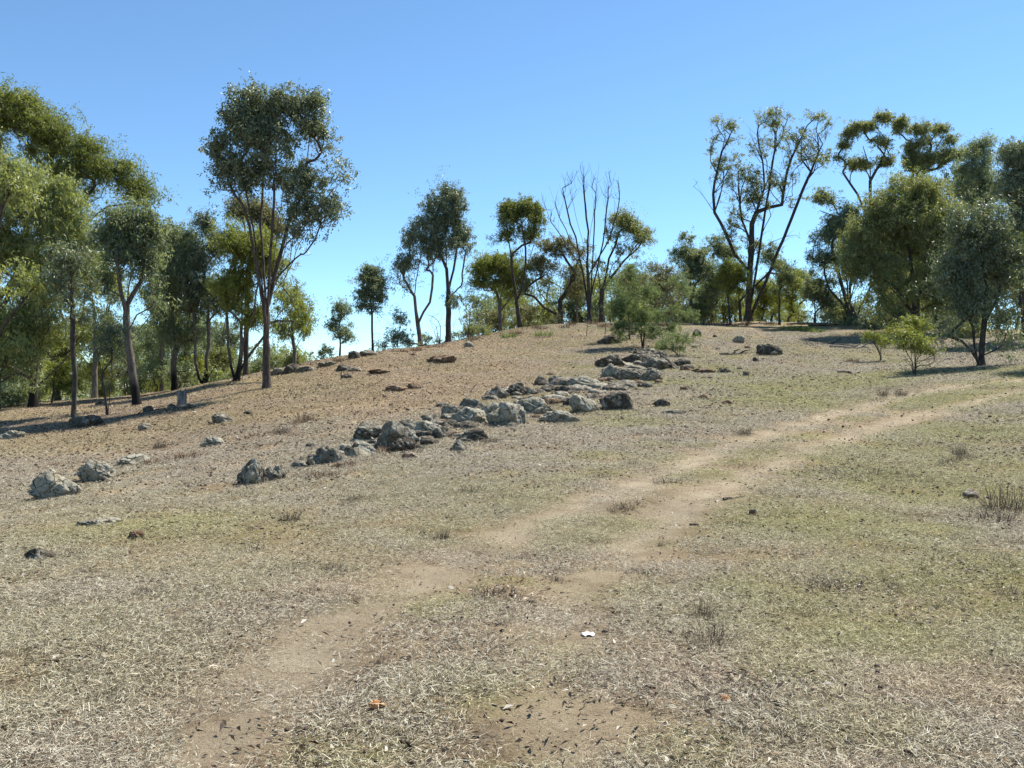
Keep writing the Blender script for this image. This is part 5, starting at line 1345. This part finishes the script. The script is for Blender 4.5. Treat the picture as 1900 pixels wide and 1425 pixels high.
for k, px, py, h, wd, lab in [
  ('tall',1322,1205,66,.9,'tallest dead grass tussock, right of the white paper scrap'),
  ('tall',1305,1150,44,.9,'dark dead tuft just behind the tallest tussock'),
  ('tall',208,1295,44,.9,'upright dead tuft alone in the lower left grass'),
  ('tall',1866,945,60,1.1,'large dark dry tussock at the right edge'),
  ('low',1840,962,30,1.5,'flattened dead growth in front of the large right edge tussock'),
  ('low',930,1112,24,2.2,'spread out dead tuft between the two ruts'),
  ('low',905,1108,26,1.3,'dark dead tuft left of the spread out one between the ruts'),
  ('low',1535,1092,22,2.0,'wide flattened dark tuft in the right hand grass'),
  ('low',1540,1088,20,1.6,'dead stalks behind the wide flattened dark tuft'),
  ('low',1775,1108,24,1.3,'black dead tuft in the right hand grass, middle of a row of three'),
  ('low',1708,1100,18,1.3,'small dark tuft at the left of the row of three'),
  ('low',1882,1112,28,1.4,'black dead tuft at the right of the row of three'),
  ('tall',822,995,28,.9,'dark forked tuft left of the left rut'),
  ('low',1148,948,18,1.4,'dark tuft on the crown strip between the ruts'),
  ('low',1240,893,18,1.8,'dark flat tuft where the ruts bend to the right'),
  ('low',940,925,18,2.0,'wide dead tuft uphill of the left rut'),
  ('brown',715,842,22,1.2,'rusty dry tuft below the dark blocky rock'),
  ('brown',600,888,26,1.3,'rusty dry tuft below the long sloping slab'),
  ('brown',640,868,20,1.6,'rusty dry growth along the foot of the long sloping slab'),
  ('brown',566,785,26,1.0,'twiggy brown seedling on the bare slope above the outcrop'),
  ('brown',285,858,18,1.4,'rusty dry tuft beside the flat pale rock at left'),
  ('brown',345,848,20,2.4,'wide rusty dry growth on the left slope'),
  ('tall',1638,735,20,.9,'dark upright tuft on the near bank of the upper track'),
  ('tall',1672,732,14,1.5,'brown tuft right of the dark upright tuft on the bank'),
  ('brown',1578,672,12,1.8,'small rusty tuft left of the small yellow green shrub'),
  ('tall',538,968,24,1.6,'grey dead stalks in the left middle grass'),
  ('tall',620,1062,24,1.6,'grey dead stalks left of the left rut'),
  ('low',560,1050,18,1.4,'small grey dead tuft farther left of the left rut'),
  ('low',1370,968,18,1.7,'dead tuft around the dark red brown stone'),
  ('tall',1780,845,24,1.0,'thin green brown stalks right of the track'),
  ('tall',1755,862,18,1.5,'low brown stalks right of the track near the bark strip'),
  ('low',1700,890,16,2.0,'dead leafy tuft below the flat brown bark strip'),
  ('low',1390,1290,16,1.6,'dark flattened tuft above the pale bark strip'),
  ('low',1460,1282,16,1.4,'dark flattened tuft below right of the curled bark strip')]:
    tuft(k, px, py, h, lab, wide=wd)
for k, px, py, h, wd, lab in [
  ('green',945,626,16,1.2,'green weed on the crest slope, left of two'),('green',1008,624,16,1.4,'green weed on the crest slope, right of two'),
  ('green',1465,612,12,2.2,'bright green weed left in the fresh patch by the charred pole'),('green',1490,614,12,2.4,'bright green weed in the middle of the fresh patch'),('green',1515,616,10,2.2,'bright green weed right in the fresh patch'),
  ('green',1238,1168,10,1.0,'single dark green weed right of the bark strips')]:
    tuft(k, px, py, h, lab, 'weed', 'weed', wide=wd)
n_t = 0
while n_t < 120:
    px, py = trng.uniform(0, 1900), 800 + 560 * trng.random() ** 1.3
    sky = np.interp(px, [0,490,900,1900], [850,800,740,740])
    if py < sky: continue
    x, y = hit(px, py)
    if rut_mask(np.array([x]), np.array([y]))[0] > 0.35: continue
    n_t += 1
    tuft('low' if trng.random() < 0.7 else 'tall', px, py, 8 + 12 * trng.random(), 'small dead grass tuft standing in the dry turf', group='small dead tufts in the turf', wide=1.2 + trng.random())

crest_x = list(np.linspace(650, 1520, 34))
for px in crest_x:
    px = px + trng.normal() * 10
    sky = float(np.interp(px, [490,640,800,1000,1150,1400,1600], [722,664,643,606,598,597,602]))
    tuft('brown' if trng.random() < .6 else 'low', px, sky + 2 + 6 * trng.random() ** 2, 7 + 9 * trng.random(), 'small dry grass tuft fringing the crest of the hill', group='dry tufts fringing the crest', wide=1.2)
# ------------------------------------------------------------------ ground cover nobody could count: lying straw, leaf litter
def scatter(name, protos, P, scale, extra, label):
    coll = bpy.data.collections.new(name + '_clumps')
    for me in protos:
        o = bpy.data.objects.new(me.name, me); coll.objects.link(o)
    rng = np.random.default_rng(len(P))
    rot = np.zeros((len(P), 3))
    e = 0.3
    gx = (height(P[:, 0] + e, P[:, 1]) - height(P[:, 0] - e, P[:, 1])) / (2 * e); gy = (height(P[:, 0], P[:, 1] + e) - height(P[:, 0], P[:, 1] - e)) / (2 * e)
    for i in range(len(P)):
        nrm = Vector((-gx[i], -gy[i], 1)).normalized()
        qn = Vector((0, 0, 1)).rotation_difference(nrm)
        from_z = Vector((0, 0, 1))
        eul = (qn.to_matrix() @ __import__('mathutils').Matrix.Rotation(rng.random() * 6.283, 3, 'Z')).to_euler()
        rot[i] = eul[:]
    me = mesh_from(name, P, attrs=dict(rot=rot, size=scale, pick=rng.integers(0, len(protos), len(P)).astype(float), **extra))
    ng = bpy.data.node_groups.new(name, 'GeometryNodeTree')
    ng.interface.new_socket('Geometry', in_out='INPUT', socket_type='NodeSocketGeometry')
    ng.interface.new_socket('Geometry', in_out='OUTPUT', socket_type='NodeSocketGeometry')
    N = ng.nodes; Lk = ng.links
    gi, go = N.new('NodeGroupInput'), N.new('NodeGroupOutput')
    m2p = N.new('GeometryNodeMeshToPoints'); m2p.inputs['Radius'].default_value = 0.01
    iop = N.new('GeometryNodeInstanceOnPoints'); ci = N.new('GeometryNodeCollectionInfo')
    ci.inputs['Collection'].default_value = coll; ci.inputs['Separate Children'].default_value = True; ci.inputs['Reset Children'].default_value = True
    def named(n, t):
        x = N.new('GeometryNodeInputNamedAttribute'); x.data_type = t; x.inputs['Name'].default_value = n
        return x.outputs['Attribute']
    Lk.new(gi.outputs[0], m2p.inputs['Mesh']); Lk.new(m2p.outputs[0], iop.inputs['Points'])
    Lk.new(ci.outputs[0], iop.inputs['Instance']); iop.inputs['Pick Instance'].default_value = True
    f2i = N.new('FunctionNodeFloatToInt'); Lk.new(named('pick', 'FLOAT'), f2i.inputs[0]); Lk.new(f2i.outputs[0], iop.inputs['Instance Index'])
    e2r = N.new('FunctionNodeEulerToRotation'); Lk.new(named('rot', 'FLOAT_VECTOR'), e2r.inputs[0]); Lk.new(e2r.outputs[0], iop.inputs['Rotation'])
    Lk.new(named('size', 'FLOAT'), iop.inputs['Scale']); Lk.new(iop.outputs[0], go.inputs[0])
    o = link(name, me)
    md = o.modifiers.new('scatter', 'NODES'); md.node_group = ng
    o['kind'] = 'stuff'; o['label'] = label
    return o

def wedge(n, r0, r1, power, rng, half=36):
    u = rng.random(n)
    if abs(power + 1) < 1e-6: r = r0 * (r1 / r0) ** u
    else: r = (r0 ** (power + 1) + u * (r1 ** (power + 1) - r0 ** (power + 1))) ** (1 / (power + 1))
    a = np.radians(rng.uniform(-half, half, n))
    return r * np.sin(a), r * np.cos(a)
srng = np.random.default_rng(33)
x, y = wedge(44000, 2.6, 62, -0.15, srng)
rm = rut_mask(x, y)
r = np.hypot(x, y)
rd_ = np.minimum(dist_to(x, y, RUT_A), dist_to(x, y, RUT_B))
bare_ = 0.82 * (1 - smooth(0.16 + 0.22 * np.clip(r / 9, 1, 4) ** .6, 0.34 + 0.30 * np.clip(r / 9, 1, 4) ** .6, rd_)) * (0.5 + 0.42 * smooth(5, 12, r))
keep = srng.random(len(x)) > np.maximum(np.clip(rm * .85, 0, .62), bare_) + 0.75 * smooth(0.46, 0.62, fbm(x * 1.5, y * 1.5, 4, 88))
x, y, rm = x[keep], y[keep], rm[keep]
r = np.hypot(x, y)
P = np.stack([x, y, surface(x, y) + 0.002], 1)
size = (0.85 + 0.3 * srng.random(len(x))) * np.clip(r / 9.0, 1, 4.0) ** 0.6 * (1 - 0.35 * rm)
protos = [blade_mesh('straw_clump', 330, 0.30, 0.010, 0.07, 0.0022, 0.27, STRAW, srng, lie=True) for _ in range(12)]
scatter('dry_grass', protos, P, size, dict(moss=moss_mask(x, y) * (0.35 + 0.65 * srng.random(len(x))), dusty=rm, red=red_mask(x, y)), 'matted dry grass and straw lying over the hillside')

def leaf_clump(n, spread, rng, L_=0.05, W_=0.012):
    a = rng.random(n) * 6.283; rr = spread * np.sqrt(rng.random(n))
    p = np.stack([rr * np.cos(a), rr * np.sin(a), 0.006 + rng.random(n) * 0.018], 1)
    az = rng.random(n) * 6.283; el = rng.normal(size=n) * 0.25
    d = np.stack([np.cos(az)*np.cos(el), np.sin(az)*np.cos(el), np.sin(el)], 1)
    s = np.stack([-np.sin(az), np.cos(az), rng.normal(size=n) * 0.5], 1)
    L3 = (L_ * (0.4 + 0.9 * rng.random(n)))[:, None]; w3 = (W_ * (0.6 + 0.8 * rng.random(n)))[:, None]
    up = np.array([0, 0, 1.0]) * L3 * 0.14
    v = np.stack([p, p + d*L3*.4 + s*w3*.5 + up, p + d*L3, p + d*L3*.4 - s*w3*.5 + up], 1).reshape(-1, 3)
    return mesh_from('litter_clump', v, np.arange(n*4).reshape(-1, 4), attrs=dict(tone=np.repeat(rng.random(n), 4)), mats=[LITTER_M])
x, y = wedge(7000, 2.8, 60, -0.1, srng)
keep = srng.random(len(x)) > rut_mask(x, y) * 0.7
x, y = x[keep], y[keep]
lx, ly = [], []
for (px, py, sx, sy, n) in [(1580,875,130,14,160),(1560,1090,60,10,40),(1850,960,60,18,70),(900,1120,60,12,24),(1240,1165,110,22,30),(150,765,140,14,160),(300,745,90,10,90),(1780,660,80,8,120),(600,720,80,14,80),(820,670,60,8,60),(1620,640,60,6,80),(1460,1290,80,24,40),(1750,1060,120,40,80)]:
    for _ in range(n):
        a, b = hit(px + srng.normal() * sx * .6, py + srng.normal() * sy * .7); lx.append(a); ly.append(b)
x = np.concatenate([x, lx]); y = np.concatenate([y, ly]); r = np.hypot(x, y)
P = np.stack([x, y, surface(x, y)], 1)
scatter('leaf_litter', [leaf_clump(9, 0.35, srng) for _ in range(10)], P, (0.8 + 0.4 * srng.random(len(x))) * np.clip(r / 10, 1, 3.2) ** 0.7, {}, 'fallen gum leaves and bark crumbs scattered over the turf')

def crumb_clump(n, spread, rng):
    v0, f0 = ico(1)
    V, Fq = [], []
    for k in range(n):
        a = rng.random() * 6.283; rr = spread * math.sqrt(rng.random()); s_ = 0.0025 + 0.0085 * rng.random() ** 2.5
        p = v0 * (1 + 0.35 * rng.normal(size=(len(v0), 1))) * np.array([s_ * (1 + rng.random()), s_, s_ * 0.75])
        V.append(p + np.array([rr * math.cos(a), rr * math.sin(a), s_ * 0.3 + 0.003])); Fq.append(f0 + k * len(v0))
    t = rng.random(n) * 0.55
    return mesh_from('crumb_clump', np.vstack(V), np.vstack(Fq), attrs=dict(tone=np.repeat(t, len(v0))), mats=[LITTER_M])
x, y = wedge(13000, 2.8, 60, -0.05, srng)
keep = srng.random(len(x)) > np.clip(rut_mask(x, y) * 1.5, 0, .96) + .4 * smooth(.45, .6, fbm(x * .8, y * .8, 3, 99))
rd_ = np.minimum(dist_to(x, y, RUT_A), dist_to(x, y, RUT_B)); r = np.hypot(x, y)
keep &= (rd_ > 0.25 + 0.42 * np.clip(r / 8, 1, 3.5) ** .95) | (srng.random(len(x)) < .15)
x, y = x[keep], y[keep]; r = np.hypot(x, y)
P = np.stack([x, y, surface(x, y)], 1)
scatter('bark_crumbs', [crumb_clump(7, 0.4, srng) for _ in range(8)], P, (0.8 + 0.5 * srng.random(len(x))) * np.clip(r / 8, 1, 3.5) ** 0.95, {}, 'dark crumbs of bark, dung and clods strewn over the turf')
